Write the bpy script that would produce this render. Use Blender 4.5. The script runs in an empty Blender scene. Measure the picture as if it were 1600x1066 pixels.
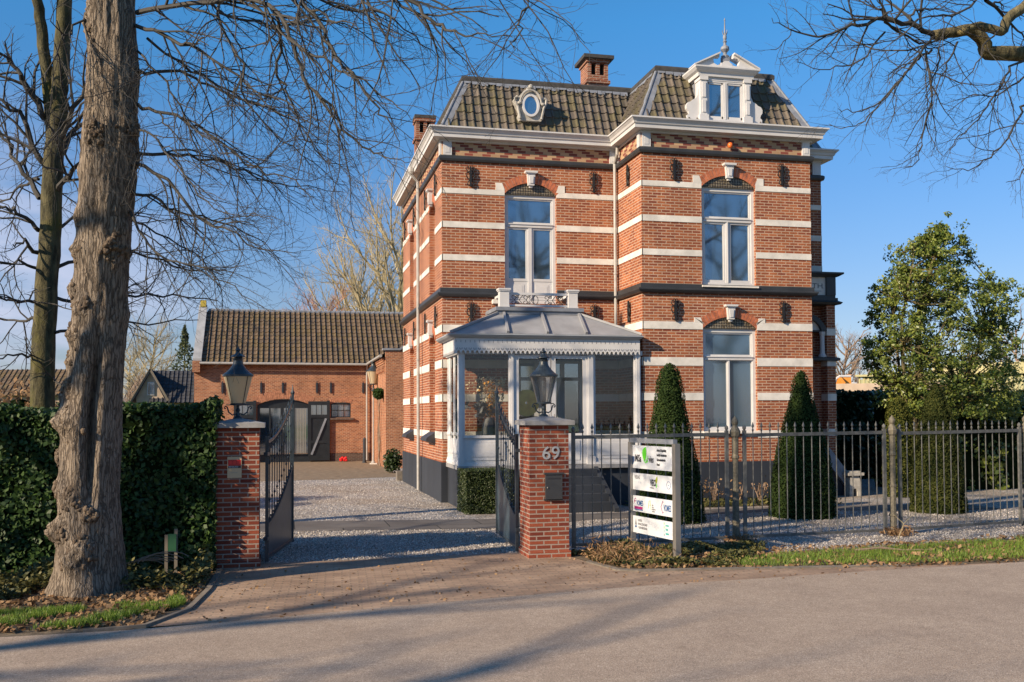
import bpy, bmesh, math, random
import numpy as np
from mathutils import Vector, Matrix, noise as mnoise
random.seed(7); np.random.seed(7)
R=math.radians; PI=math.pi
SC=bpy.context.scene; COL=SC.collection
# ------------------------------------------------ camera
F_PX,PITCH,ROLL,YAW,OY=1545.1,.03,-.0046,.2266,601.0
CAM=Vector((-3.6954,-23.4707,2.1))
_r=Vector((math.cos(YAW),-math.sin(YAW),0)); _f=Vector((math.sin(YAW),math.cos(YAW),0)); _u=Vector((0,0,1))
FW=_f*math.cos(PITCH)+_u*math.sin(PITCH); _up=_u*math.cos(PITCH)-_f*math.sin(PITCH)
RT=_r*math.cos(ROLL)+_up*math.sin(ROLL); UP=_up*math.cos(ROLL)-_r*math.sin(ROLL)
cd=bpy.data.cameras.new('camera'); cam=bpy.data.objects.new('camera',cd); COL.objects.link(cam); SC.camera=cam
cd.sensor_width=36; cd.sensor_fit='HORIZONTAL'; cd.lens=36*F_PX/1600; cd.shift_y=(OY-533)/1600
cd.clip_start=.1; cd.clip_end=2000
cam.matrix_world=Matrix(((RT.x,UP.x,-FW.x,CAM.x),(RT.y,UP.y,-FW.y,CAM.y),(RT.z,UP.z,-FW.z,CAM.z),(0,0,0,1)))
def at(px,py,D):        # a point D metres in front of the camera (photo pixel scale)
    return CAM+(FW+RT*((px-800)/F_PX)-UP*((py-OY)/F_PX))*D
# ------------------------------------------------ light
SUN_E,SUN_A=R(25),R(24)
sd=Vector((math.cos(SUN_E)*math.cos(SUN_A),math.cos(SUN_E)*math.sin(SUN_A),-math.sin(SUN_E)))
sl=bpy.data.lights.new('sun','SUN'); so=bpy.data.objects.new('sun',sl); COL.objects.link(so)
sl.energy=5.0; sl.angle=R(.8); sl.color=(1,.81,.57); so.rotation_euler=sd.to_track_quat('-Z','Y').to_euler()
W=bpy.data.worlds.new('World'); SC.world=W; W.use_nodes=True
nt=W.node_tree; nt.nodes.clear(); N=nt.nodes.new; L=nt.links.new
sky=N('ShaderNodeTexSky'); sky.sky_type='NISHITA'; sky.sun_disc=False; sky.sun_elevation=SUN_E
sky.sun_rotation=math.atan2(-sd.x,-sd.y); sky.air_density=1.0; sky.dust_density=.35; sky.ozone_density=2.2
hs=N('ShaderNodeHueSaturation'); hs.inputs['Saturation'].default_value=1.0; hs.inputs['Value'].default_value=1.0
L(sky.outputs[0],hs.inputs['Color'])
# thin clouds low over the left horizon
tc=N('ShaderNodeTexCoord'); mp=N('ShaderNodeMapping'); mp.inputs['Scale'].default_value=(5,5,16)
nz=N('ShaderNodeTexNoise'); nz.inputs['Scale'].default_value=1.1; nz.inputs['Detail'].default_value=6; nz.inputs['Roughness'].default_value=.55
L(tc.outputs['Generated'],mp.inputs[0]); L(mp.outputs[0],nz.inputs['Vector'])
sx=N('ShaderNodeSeparateXYZ'); L(tc.outputs['Generated'],sx.inputs[0])
def mr(src,a,b,c=0,d=1):
    m=N('ShaderNodeMapRange'); m.inputs[1].default_value=a; m.inputs[2].default_value=b; m.inputs[3].default_value=c; m.inputs[4].default_value=d; L(src,m.inputs[0]); return m.outputs[0]
def mul(a,b):
    m=N('ShaderNodeMath'); m.operation='MULTIPLY'; L(a,m.inputs[0]); L(b,m.inputs[1]); return m.outputs[0]
cr_=N('ShaderNodeValToRGB'); e=cr_.color_ramp.elements; e[0].position=.0; e[0].color=(.37,.36,.475,1); e[1].position=1; e[1].color=(.22,.46,.62,1)
for p_,c_ in ((.10,(.345,.385,.50,1)),(.22,(.29,.44,.60,1)),(.37,(.215,.56,.76,1))): q_=e.new(p_); q_.color=c_
L(sx.outputs['Z'],cr_.inputs[0]); gm=N('ShaderNodeMixRGB'); gm.blend_type='MULTIPLY'; gm.inputs[0].default_value=1; L(hs.outputs[0],gm.inputs[1]); L(cr_.outputs[0],gm.inputs[2])
g2=N('ShaderNodeVectorMath'); g2.operation='SCALE'; g2.inputs['Scale'].default_value=1.68; L(gm.outputs[0],g2.inputs[0])
cl=mul(mul(mr(nz.outputs[0],.40,.62),mr(sx.outputs['Z'],.30,.10)),mr(sx.outputs['X'],-.02,-.22))
mx=N('ShaderNodeMixRGB'); mx.inputs[2].default_value=(4.6,4.9,6.2,1); L(cl,mx.inputs[0]); L(g2.outputs[0],mx.inputs[1])
bg=N('ShaderNodeBackground'); bg.inputs[1].default_value=.09; L(mx.outputs[0],bg.inputs[0])
wo=N('ShaderNodeOutputWorld'); L(bg.outputs[0],wo.inputs[0])
SC.view_settings.view_transform='Standard'; SC.view_settings.look='None'; SC.view_settings.exposure=.66; SC.view_settings.gamma=1
SC.cycles.max_bounces=6; SC.cycles.transparent_max_bounces=12; SC.cycles.caustics_reflective=False; SC.cycles.caustics_refractive=False

# ------------------------------------------------ materials
M={}
class NT:
    def __init__(s,name):
        s.m=bpy.data.materials.new(name); s.m.use_nodes=True; s.t=s.m.node_tree; s.b=s.t.nodes['Principled BSDF']; s.out=s.t.nodes['Material Output']; M[name]=s.m
    def n(s,t,**k):
        x=s.t.nodes.new('ShaderNode'+t)
        for a,b in k.items():
            if a[0]=='i': x.inputs[int(a[1:])].default_value=b
            elif a in x.inputs: x.inputs[a].default_value=b
            else: setattr(x,a,b)
        return x
    def l(s,a,b): s.t.links.new(a,b)
    def noise(s,scale,detail=4,coord='Object',rough=.55,sc=(1,1,1)):
        c=s.n('TexCoord'); mp=s.n('Mapping'); mp.inputs['Scale'].default_value=sc; s.l(c.outputs[coord],mp.inputs[0])
        x=s.n('TexNoise',Scale=scale,Detail=detail,Roughness=rough); s.l(mp.outputs[0],x.inputs['Vector']); return x.outputs['Fac']
    def ramp(s,fac,stops):
        r=s.n('ValToRGB'); e=r.color_ramp.elements
        while len(e)>1: e.remove(e[0])
        e[0].position=stops[0][0]; e[0].color=(*stops[0][1],1)
        for p,c in stops[1:]:
            q=e.new(p); q.color=(*c,1)
        s.l(fac,r.inputs[0]); return r.outputs[0]
    def mix(s,f,a,b,mode='MIX'):
        x=s.n('MixRGB',blend_type=mode)
        for i,v in ((0,f),(1,a),(2,b)):
            if hasattr(v,'is_output'): s.l(v,x.inputs[i])
            else: x.inputs[i].default_value=v if i==0 else (*v,1)
        return x.outputs[0]
    def math(s,op,a,b=0,c=0):
        x=s.n('Math',operation=op)
        for i,v in enumerate((a,b,c)):
            if hasattr(v,'is_output'): s.l(v,x.inputs[i])
            else: x.inputs[i].default_value=v
        return x.outputs[0]
    def bump(s,h,st=.3,d=.01):
        x=s.n('Bump',Strength=st,Distance=d); s.l(h,x.inputs['Height']); s.l(x.outputs[0],s.b.inputs['Normal'])
    def col(s,c):
        if hasattr(c,'is_output'): s.l(c,s.b.inputs['Base Color'])
        else: s.b.inputs['Base Color'].default_value=(*c,1)
def plain(name,c,rough=.6,var=.15,scale=6,metal=0,bump=0,spec=.5,detail=5,sc=(1,1,1),bs=None):
    t=NT(name); f=t.noise(scale,detail,sc=sc)
    t.col(t.ramp(f,[(.3,tuple(x*(1-var) for x in c)),(.7,tuple(min(1,x*(1+var)) for x in c))]))
    t.b.inputs['Roughness'].default_value=rough; t.b.inputs['Metallic'].default_value=metal; t.b.inputs['Specular IOR Level'].default_value=spec
    if bump: t.bump(t.noise(bs or scale*4,4,sc=sc),.6,bump)
    return t
def brick(name,c1,c2,mo,bw=.22,rh=.067,ms=.011,var=.5,bumpd=.006,rough=.85,weather=None,rot=False,patchy=.25):
    t=NT(name); uv=t.n('UVMap'); vec=uv.outputs[0]
    if rot:
        mp=t.n('Mapping'); mp.inputs['Rotation'].default_value=(0,0,rot); t.l(vec,mp.inputs[0]); vec=mp.outputs[0]
    b=t.n('TexBrick',Scale=1.0); b.inputs['Mortar Size'].default_value=ms; b.inputs['Brick Width'].default_value=bw; b.inputs['Row Height'].default_value=rh
    b.inputs['Mortar Smooth'].default_value=.2; b.inputs['Bias'].default_value=0
    b.inputs['Color1'].default_value=(*c1,1); b.inputs['Color2'].default_value=(*c2,1); b.inputs['Mortar'].default_value=(*mo,1)
    t.l(vec,b.inputs['Vector'])
    f=t.noise(1.3,5); c=t.mix(patchy,b.outputs[0],t.ramp(f,[(.35,(.45,.42,.42)),(.65,(1,1,1))]),'MULTIPLY')
    f2=t.noise(45,3); c=t.mix(var*.6,c,t.ramp(f2,[(.3,(.35,.35,.35)),(.7,(1,1,1))]),'MULTIPLY')
    if weather:      # dirt rising from the foot: a stain of its own, uneven
        c=t.mix(.30,c,t.ramp(t.noise(5,5,sc=(1.6,1.6,.16)),[(.36,(.50,.47,.46)),(.58,(1,1,1))]),'MULTIPLY')
    t.col(c); t.b.inputs['Roughness'].default_value=rough; t.b.inputs['Specular IOR Level'].default_value=.25
    h=t.math('ADD',t.math('MULTIPLY',b.outputs[1],-1),t.math('MULTIPLY',f2,.35)); t.bump(h,.9,bumpd)
    return t
brick('villa_brick',(.52,.170,.070),(.28,.074,.042),(.64,.43,.31),ms=.011,patchy=.35,var=.8,weather=True)
brick('pier_brick',(.36,.090,.045),(.17,.036,.024),(.38,.29,.24),bw=.22,rh=.0645,ms=.010,bumpd=.006)
brick('coach_brick',(.66,.26,.125),(.33,.11,.062),(.62,.38,.25),bw=.17,rh=.062,ms=.012,bumpd=.03,patchy=.5,var=1.0)
brick('coach_plinth',(.13,.075,.055),(.075,.045,.035),(.17,.13,.11),bw=.2,rh=.065,ms=.012)
brick('chimney_brick',(.36,.12,.06),(.19,.06,.035),(.40,.29,.22))
brick('paver',(.50,.35,.25),(.36,.25,.185),(.32,.24,.175),bw=.21,rh=.085,ms=.012,bumpd=.005,rot=R(3),patchy=.55,var=.45)
brick('slab',(.20,.18,.165),(.14,.13,.128),(.035,.033,.03),bw=1.75,rh=1.6,ms=.012,patchy=.5)
plain('arch_brick',(.42,.13,.062),.85,.4,9,bump=.004)
plain('coach_arch',(.42,.19,.11),.9,.35,9,bump=.004)
plain('mortar',(.48,.38,.31),.9)
# frieze: yellow brick with stepped red headers
t=NT('frieze_brick'); uv=t.n('UVMap'); s=t.n('SeparateXYZ'); t.l(uv.outputs[0],s.inputs[0])
r_=t.math('FLOOR',t.math('DIVIDE',s.outputs[1],.067)); pp=t.math('PINGPONG',r_,3)
u_=t.math('ADD',t.math('DIVIDE',s.outputs[0],.22),t.math('MULTIPLY',pp,.5)); idn=t.math('FLOOR',u_)
par=t.math('MODULO',t.math('ADD',idn,400),2)
fu=t.math('FRACT',u_); fv=t.math('FRACT',t.math('DIVIDE',s.outputs[1],.067))
wn=t.n('TexWhiteNoise',noise_dimensions='2D'); cb=t.n('CombineXYZ'); t.l(idn,cb.inputs[0]); t.l(r_,cb.inputs[1]); t.l(cb.outputs[0],wn.inputs['Vector'])
ye=t.mix(wn.outputs[0],(.50,.32,.18),(.34,.205,.12)); re=t.mix(wn.outputs[0],(.25,.060,.038),(.15,.040,.032))
c=t.mix(par,ye,re); mm=t.math('MAXIMUM',t.math('LESS_THAN',fv,.14),t.math('LESS_THAN',fu,.045)); c=t.mix(mm,c,(.40,.28,.19))
t.col(c); t.b.inputs['Roughness'].default_value=.85
# tympanum over the windows: dark lozenge tiles with pale spots
t=NT('tympanum_tile'); uv=t.n('UVMap'); mp=t.n('Mapping'); mp.inputs['Rotation'].default_value=(0,0,R(45)); t.l(uv.outputs[0],mp.inputs[0])
ck=t.n('TexChecker',Scale=22.0); t.l(mp.outputs[0],ck.inputs['Vector']); f=t.noise(30,2)
t.col(t.mix(ck.outputs[1],(.035,.028,.022),t.ramp(f,[(.4,(.26,.23,.18)),(.6,(.10,.07,.03))]))); t.b.inputs['Roughness'].default_value=.5
def tile(name,a,b,moss,mossy=.6):
    t=NT(name); uv=t.n('UVMap'); fl=t.n('VectorMath',operation='FLOOR'); t.l(uv.outputs[0],fl.inputs[0])
    wn=t.n('TexWhiteNoise',noise_dimensions='2D'); t.l(fl.outputs[0],wn.inputs['Vector'])
    c=t.mix(wn.outputs[0],a,b); f=t.noise(2.2,6); g=t.noise(30,4)
    k=t.math('MULTIPLY',t.ramp(t.math('ADD',f,t.math('MULTIPLY',t.math('SUBTRACT',wn.outputs[0],.5),.25)),[(.48,(0,0,0)),(.66,(1,1,1))]),mossy)
    c=t.mix(k,c,moss); c=t.mix(.5,c,t.ramp(g,[(.3,(.45,.45,.45)),(.7,(1,1,1))]),'MULTIPLY')
    t.col(c); t.b.inputs['Roughness'].default_value=.8; t.bump(g,.5,.006)
tile('roof_tile',(.165,.135,.108),(.080,.068,.060),(.17,.145,.045),.42)
tile('coach_tile',(.170,.118,.075),(.085,.062,.046),(.21,.145,.045),.4)
tile('slate_tile',(.052,.055,.070),(.030,.032,.042),(.05,.05,.05),.3)
plain('white_paint',(.59,.58,.585),.5,.09,2.2,bump=.0006); plain('paint_shade',(.36,.38,.41),.5,.1,3)  # veranda gutter gets its own tone, its shade put into the colour
plain('stone_white',(.68,.645,.595),.75,.17,3.5,bump=.003,detail=9)
plain('stone_old',(.38,.36,.33),.85,.3,8,bump=.004)
plain('black_paint',(.035,.037,.042),.45,.2,3)
plain('anchor_black',(.010,.010,.012),.6,.2,3)
plain('plinth_tar',(.024,.029,.040),.6,.3,1.4,sc=(1,1,.4),bump=.002)
plain('green_black',(.017,.020,.024),.35,.2,4)
plain('iron',(.030,.042,.055),.38,.3,20,bump=.0015)
plain('iron_bar',(.11,.11,.105),.5,.35,14,bump=.0015)
plain('post_iron',(.13,.115,.085),.7,.4,22,bump=.004)
plain('gate_sheet',(.030,.050,.070),.35,.3,5)
plain('lead',(.20,.215,.25),.5,.25,5,bump=.003)
plain('zinc',(.27,.275,.295),.5,.18,2.2,metal=.0,bump=.001,sc=(1,1,1))
plain('pipe_grey',(.36,.345,.33),.5,.15,8)
plain('ridge_dark',(.050,.047,.045),.8,.3,9,bump=.004)
plain('steel',(.33,.31,.29),.38,.12,3,metal=.6)
plain('sign_white',(.60,.63,.69),.4,.03,1)
plain('coping_stone',(.27,.265,.27),.75,.2,10,bump=.002)
plain('gravel_dark',(.12,.10,.085),.9,.3,30,bump=.01)
plain('kerb',(.17,.145,.12),.85,.3,9,bump=.004)
plain('brass',(1.0,.60,.13),.45,.25,5,metal=.0,bump=.003)
plain('orange_plastic',(.8,.16,.03),.4,.05)
plain('orange_paint',(.75,.30,.05),.6,.2,2)
plain('red_plastic',(.62,.02,.02),.4,.1)
plain('dry_orange',(.70,.30,.03),.8,.3,20)
plain('dry_cream',(.65,.55,.36),.85,.2,20)
plain('ceramic_grey',(.12,.12,.12),.6,.2,5)
plain('render_cream',(.42,.33,.25),.9,.15,2)
plain('wood_pale',(.17,.145,.115),.85,.2,8,sc=(1,1,.2))  # stake wood, with the trunk's shadow worked into the tone
plain('corrugated',(.34,.34,.20),.7,.15,.3)
plain('corrugated_light',(.42,.38,.20),.7,.15,.3)
plain('stone_coping',(.30,.31,.33),.8,.15,3,bump=.003)
plain('lichen_yellow',(.42,.33,.06),.9,.3,10)
plain('green_plastic',(.02,.09,.04),.5,.1)  # stake label green, dimmed in colour for the trunk's shadow
plain('cream_plate',(.55,.42,.26),.5,.05)
plain('blade_green',(.13,.22,.035),.6,.4,9)
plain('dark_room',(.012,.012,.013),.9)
plain('curtain',(.24,.23,.21),.9,.1,4)
plain('ink_black',(.02,.02,.025),.5,.05); plain('ink_green',(.12,.62,.03),.5,.05); plain('ink_teal',(.05,.38,.36),.5,.05); plain('ink_grey',(.22,.22,.24),.5,.05)
plain('ink_blue',(.03,.10,.28),.5,.05); plain('ink_magenta',(.30,.02,.14),.5,.05); plain('ink_olive',(.30,.36,.04),.5,.05); plain('ink_pale',(.45,.50,.60),.5,.05)
plain('ink_red',(.50,.015,.015),.5,.05); plain('number_steel',(.50,.50,.52),.35,.05,3,metal=.5)
def leaf(name,a,b,rough=.45,scale=3,spec=.5,trans=.25):
    t=NT(name); f=t.noise(scale,4); g=t.n('NewGeometry'); 
    wn=t.math('FRACT',t.math('ADD',g.outputs['Random Per Island'],0.0))
    k=t.math('ADD',t.math('MULTIPLY',f,.5),t.math('MULTIPLY',wn,.5))
    t.col(t.ramp(k,[(.25,a),(.75,b)])); t.b.inputs['Roughness'].default_value=rough; t.b.inputs['Specular IOR Level'].default_value=spec
    tr=t.n('BsdfTranslucent'); mxs=t.n('MixShader',i0=trans); t.l(t.ramp(k,[(.25,a),(.75,b)]),tr.inputs[0]); t.l(t.b.outputs[0],mxs.inputs[1]); t.l(tr.outputs[0],mxs.inputs[2]); t.l(mxs.outputs[0],t.out.inputs[0])
leaf('ivy_leaf',(.014,.038,.012),(.055,.105,.022),.55,2,spec=.35)
leaf('ivy_ground',(.030,.045,.010),(.17,.15,.045),.6,3)
leaf('holly_leaf',(.055,.105,.020),(.25,.28,.055),.42,1.2)
leaf('yew_leaf',(.012,.030,.008),(.050,.078,.018),.75,5,spec=.15)
leaf('yew_lit',(.024,.038,.009),(.080,.085,.020),.75,4,spec=.15)
leaf('yew_moss',(.045,.062,.012),(.15,.145,.030),.75,4,spec=.15)
leaf('box_leaf',(.020,.035,.008),(.055,.075,.016),.55,5)
leaf('hedge_dark',(.014,.032,.010),(.050,.075,.018),.5,3)
leaf('laurel_leaf',(.05,.085,.014),(.20,.22,.045),.35,2)
leaf('grass_blade',(.090,.165,.020),(.26,.36,.055),.5,4,trans=.4)
leaf('dead_leaf',(.14,.075,.035),(.42,.27,.15),.8,6,spec=.2)
leaf('gravel_stone',(.16,.145,.135),(.66,.61,.57),.8,30,spec=.2,trans=0.0)
leaf('conifer_leaf',(.05,.075,.035),(.13,.15,.06),.7,2)
plain('bush_core',(.008,.014,.005),1,.2,spec=0)  # near-black solid fill, the foliage's inner shade put into its colour
def bark(name,a,b,c,sc,moss=None,d=.03):
    t=NT(name); f=t.noise(sc,8,sc=(1,1,.30),rough=.6)
    if name=='lime_bark':
        tc_=t.n('TexCoord'); mp_=t.n('Mapping'); mp_.inputs['Scale'].default_value=(1,1,.08); nz_=t.n('TexNoise',Scale=9.0,Detail=4.0); mm_=t.n('MixRGB',i0=.06); t.l(tc_.outputs['Object'],mm_.inputs[1]); t.l(tc_.outputs['Object'],nz_.inputs['Vector']); t.l(nz_.outputs['Color'],mm_.inputs[2]); t.l(mm_.outputs[0],mp_.inputs[0])
        vo=t.n('TexVoronoi',feature='DISTANCE_TO_EDGE',Scale=30.0); t.l(mp_.outputs[0],vo.inputs['Vector']); fis=t.ramp(vo.outputs['Distance'],[(0,(0,0,0)),(.16,(1,1,1))]); f=t.math('ADD',t.math('MULTIPLY',f,.55),t.math('MULTIPLY',fis,.30))
    g=t.noise(3,5); col=t.ramp(f,[(.34,a),(.5,b),(.68,c)])
    col=t.mix(.45,col,t.ramp(g,[(.3,(.5,.5,.5)),(.7,(1,1,1))]),'MULTIPLY')
    if moss: col=t.mix(t.ramp(t.noise(1.6,6),[(.52,(0,0,0)),(.70,(1,1,1))]),col,moss)
    t.col(col); t.b.inputs['Roughness'].default_value=.9; t.b.inputs['Specular IOR Level'].default_value=.2; t.bump(t.math('ADD',f,t.math('MULTIPLY',t.noise(sc*3,4),.4)),1,d)
bark('lime_bark',(.105,.082,.064),(.225,.180,.140),(.33,.27,.215),34,d=.028)
bark('burl_bark',(.05,.038,.028),(.15,.11,.080),(.26,.20,.145),20)
bark('mossy_bark',(.035,.032,.020),(.085,.078,.045),(.15,.13,.07),12,moss=(.085,.080,.018))
bark('oak_bark',(.05,.045,.03),(.13,.11,.06),(.24,.20,.11),12,moss=(.22,.17,.06))
plain('twig_dark',(.042,.038,.034),.8,.3,3)
plain('twig_brown',(.23,.16,.115),.8,.3,.3)
plain('twig_red',(.42,.23,.15),.8,.3,.3)
plain('twig_olive',(.36,.30,.18),.8,.3,.5)
def glass(name,dark,gf,rough=0.0,transp=False):
    t=NT(name); g=t.n('BsdfGlossy'); g.inputs['Roughness'].default_value=rough; g.inputs[0].default_value=(.9,.95,1,1)
    d=t.n('BsdfTransparent') if transp else t.n('BsdfDiffuse'); d.inputs[0].default_value=(*dark,1)
    fr=t.n('Fresnel',IOR=1.5); k=t.math('ADD',fr.outputs[0],gf); x=t.n('MixShader'); t.l(k,x.inputs[0]); t.l(d.outputs[0],x.inputs[1]); t.l(g.outputs[0],x.inputs[2]); t.l(x.outputs[0],t.out.inputs[0])
glass('window_glass',(.03,.055,.085),.38,.045); glass('blind_sky_glass',(.055,.095,.145),.24,.06); glass('veranda_glass',(.96,.97,.97),.0,0,True); glass('lamp_glass_clear',(.85,.85,.82),.10,.05,True)  # blind panes: bluish base paints in the sky's reflection
t=M['lamp_glass_clear'].node_tree; o_=[n for n in t.nodes if n.type=='OUTPUT_MATERIAL'][0]; old=o_.inputs[0].links[0].from_socket; df=t.nodes.new('ShaderNodeBsdfTranslucent'); df.inputs[0].default_value=(.75,.78,.8,1); mx_=t.nodes.new('ShaderNodeMixShader'); mx_.inputs[0].default_value=.22; t.links.new(old,mx_.inputs[1]); t.links.new(df.outputs[0],mx_.inputs[2]); t.links.new(mx_.outputs[0],o_.inputs[0])
t=NT('lamp_glass_milky'); tr=t.n('BsdfTranslucent'); tr.inputs[0].default_value=(.85,.70,.46,1); ms_=t.n('MixShader',i0=.45); t.col((.72,.60,.42)); t.b.inputs['Roughness'].default_value=.3; t.l(t.b.outputs[0],ms_.inputs[1]); t.l(tr.outputs[0],ms_.inputs[2]); t.l(ms_.outputs[0],t.out.inputs[0])  # frosted glass, its backlit beige put into the colour
# grounds
t=NT('asphalt'); f=t.noise(1.1,5); g=t.noise(220,2); v=t.n('TexVoronoi',Scale=120.0); tcn=t.n('TexCoord'); t.l(tcn.outputs['Object'],v.inputs['Vector'])
c=t.ramp(v.outputs['Color'],[(.05,(.23,.18,.14)),(.45,(.46,.36,.28)),(.80,(.54,.43,.34)),(.97,(.80,.68,.57))])
c=t.mix(.55,c,t.ramp(f,[(.3,(.66,.63,.62)),(.7,(1,1,1))]),'MULTIPLY'); c=t.mix(.5,c,t.ramp(t.noise(7,7,rough=.7),[(.35,(.70,.68,.67)),(.62,(1,1,1))]),'MULTIPLY')
c=t.mix(.5,c,t.ramp(g,[(.3,(.6,.6,.6)),(.7,(1,1,1))]),'MULTIPLY')
t.col(c); t.b.inputs['Roughness'].default_value=.85; t.bump(v.outputs['Distance'],.5,.006)
t=NT('gravel'); tcn=t.n('TexCoord'); v=t.n('TexVoronoi',Scale=27.0); t.l(tcn.outputs['Object'],v.inputs['Vector'])
c=t.ramp(v.outputs['Color'],[(.0,(.22,.20,.19)),(.35,(.52,.48,.46)),(.65,(.72,.67,.63)),(1,(.9,.87,.84))])
c=t.mix(.75,c,t.ramp(v.outputs['Distance'],[(.25,(1,1,1)),(.55,(.16,.15,.145))]),'MULTIPLY')
f=t.noise(.6,6); c=t.mix(t.math('MULTIPLY',t.ramp(f,[(.42,(0,0,0)),(.66,(1,1,1))]),.7),c,(.24,.185,.135)); t.col(c); t.b.inputs['Roughness'].default_value=.8; t.bump(t.math('MULTIPLY',v.outputs['Distance'],-1),1,.012)
def soil(name,stops,sc=6):
    t=NT(name); f=t.noise(sc,8,rough=.7); t.col(t.ramp(f,stops)); t.b.inputs['Roughness'].default_value=1; t.bump(f,.8,.03)
soil('soil',[(.3,(.055,.042,.028)),(.5,(.13,.095,.062)),(.7,(.20,.16,.11))],9)
soil('packed_earth',[(.3,(.13,.092,.055)),(.5,(.20,.145,.095)),(.7,(.29,.22,.15))],4)
soil('grass_ground',[(.3,(.05,.08,.018)),(.5,(.10,.14,.028)),(.7,(.15,.16,.05))],3)
# ------------------------------------------------ mesh helpers
class MB:
    def __init__(s): s.v=[];s.f=[];s.fm=[];s.uv={};s.m=0
    def add(s,vs,fs,uvs=None):
        o=len(s.v); s.v+=[tuple(v) for v in vs]
        for i,f in enumerate(fs):
            if uvs: s.uv[len(s.f)]=uvs[i]
            s.f.append(tuple(o+j for j in f)); s.fm.append(s.m)
        return s
    def box(s,x0,x1,y0,y1,z0,z1):
        x0,x1=min(x0,x1),max(x0,x1); y0,y1=min(y0,y1),max(y0,y1)
        return s.add([(x0,y0,z0),(x1,y0,z0),(x1,y1,z0),(x0,y1,z0),(x0,y0,z1),(x1,y0,z1),(x1,y1,z1),(x0,y1,z1)],
          [(0,3,2,1),(4,5,6,7),(0,1,5,4),(1,2,6,5),(2,3,7,6),(3,0,4,7)])
    def bar(s,a,b,w,h,up=(0,0,1)):          # box along a->b, w sideways, h along up
        a=Vector(a);b=Vector(b);t=(b-a).normalized();u=Vector(up);sd=t.cross(u)
        if sd.length<1e-4: sd=t.cross(Vector((0,1,0)))
        sd.normalize();u=sd.cross(t).normalized();sd=sd*w/2;u=u*h/2
        return s.add([a-sd-u,a+sd-u,a+sd+u,a-sd+u,b-sd-u,b+sd-u,b+sd+u,b-sd+u],[(0,1,2,3),(7,6,5,4),(0,4,5,1),(1,5,6,2),(2,6,7,3),(3,7,4,0)])
    def tube(s,pts,r,n=6,cap=True):
        pts=[Vector(p) for p in pts]; k=len(pts); rs=r if hasattr(r,'__len__') else [r]*k
        o=len(s.v); ref=Vector((.13,.31,.94)); 
        for i,p in enumerate(pts):
            t=(pts[min(i+1,k-1)]-pts[max(i-1,0)])
            if t.length<1e-9: t=Vector((0,0,1))
            t.normalize(); a=t.cross(ref)
            if a.length<.2: a=t.cross(Vector((1,0,0)))
            a.normalize(); b=t.cross(a)
            for j in range(n):
                q=2*PI*j/n; s.v.append(tuple(p+(a*math.cos(q)+b*math.sin(q))*rs[i]))
        for i in range(k-1):
            for j in range(n):
                j2=(j+1)%n; s.f.append((o+i*n+j,o+i*n+j2,o+(i+1)*n+j2,o+(i+1)*n+j)); s.fm.append(s.m)
        if cap and n>3: s.f.append(tuple(o+j for j in range(n))[::-1]); s.f.append(tuple(o+(k-1)*n+j for j in range(n))); s.fm+=[s.m,s.m]
        return s
    def lathe(s,c,prof,n=16,sq=1,cap=True):   # prof [(r,z)]
        o=len(s.v)
        for r,z in prof:
            for j in range(n):
                q=2*PI*(j+.5)/n; s.v.append((c[0]+r*math.cos(q),c[1]+r*math.sin(q)*sq,c[2]+z))
        for i in range(len(prof)-1):
            for j in range(n):
                j2=(j+1)%n; s.f.append((o+i*n+j,o+i*n+j2,o+(i+1)*n+j2,o+(i+1)*n+j)); s.fm.append(s.m)
        if cap:
            s.f.append(tuple(o+j for j in range(n))[::-1]); s.f.append(tuple(o+(len(prof)-1)*n+j for j in range(n))); s.fm+=[s.m,s.m]
        return s
    def prism(s,poly,fn,d0,d1):       # poly [(u,z)], fn(u,w,z)->xyz, extruded w d0..d1
        n=len(poly); vs=[fn(u,d0,z) for u,z in poly]+[fn(u,d1,z) for u,z in poly]
        fs=[tuple(range(n)),tuple(range(2*n-1,n-1,-1))]+[(i,i+n,(i+1)%n+n,(i+1)%n) for i in range(n)]
        return s.add(vs,fs)
    def sweep(s,prof,path,closed=False):   # prof [(out,z)] path [(x,y)], outward = left-hand normal negated
        n=len(path); offs=[]
        for i,p in enumerate(path):
            p=Vector(p); ds=[]
            if i>0: ds.append((p-Vector(path[i-1])).normalized())
            if i<n-1: ds.append((Vector(path[i+1])-p).normalized())
            ns=[Vector((d.y,-d.x)) for d in ds]
            m=sum(ns,Vector((0,0))); m=m/(m.length); m=m/max(.3,m.dot(ns[0])); offs.append(m)
        o=len(s.v); k=len(prof)
        for p,m in zip(path,offs):
            for out,z in prof: s.v.append((p[0]+m.x*out,p[1]+m.y*out,z))
        for i in range(n-1):
            for j in range(k):
                j2=(j+1)%k; s.f.append((o+i*k+j,o+(i+1)*k+j,o+(i+1)*k+j2,o+i*k+j2)); s.fm.append(s.m)
        s.f.append(tuple(o+j for j in range(k))); s.f.append(tuple(o+(n-1)*k+j for j in range(k))[::-1]); s.fm+=[s.m,s.m]
        return s
    def build(s,name,mats,parent=None,smooth=False,uv=True,fix=True):
        me=bpy.data.meshes.new(name); base=Vector(rootloc(parent)) if parent else Vector((0,0,0))
        vs=[(v[0]-base.x,v[1]-base.y,v[2]-base.z) for v in s.v] if parent else s.v
        me.from_pydata(vs,[],s.f)
        if fix and len(s.f)<40000:
            bm=bmesh.new(); bm.from_mesh(me); bmesh.ops.recalc_face_normals(bm,faces=bm.faces); bm.to_mesh(me); bm.free()
        mats=mats if isinstance(mats,(list,tuple)) else [mats]
        for m in mats: me.materials.append(M[m])
        if len(mats)>1: me.polygons.foreach_set('material_index',s.fm)
        if smooth: me.polygons.foreach_set('use_smooth',[True]*len(me.polygons))
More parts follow.
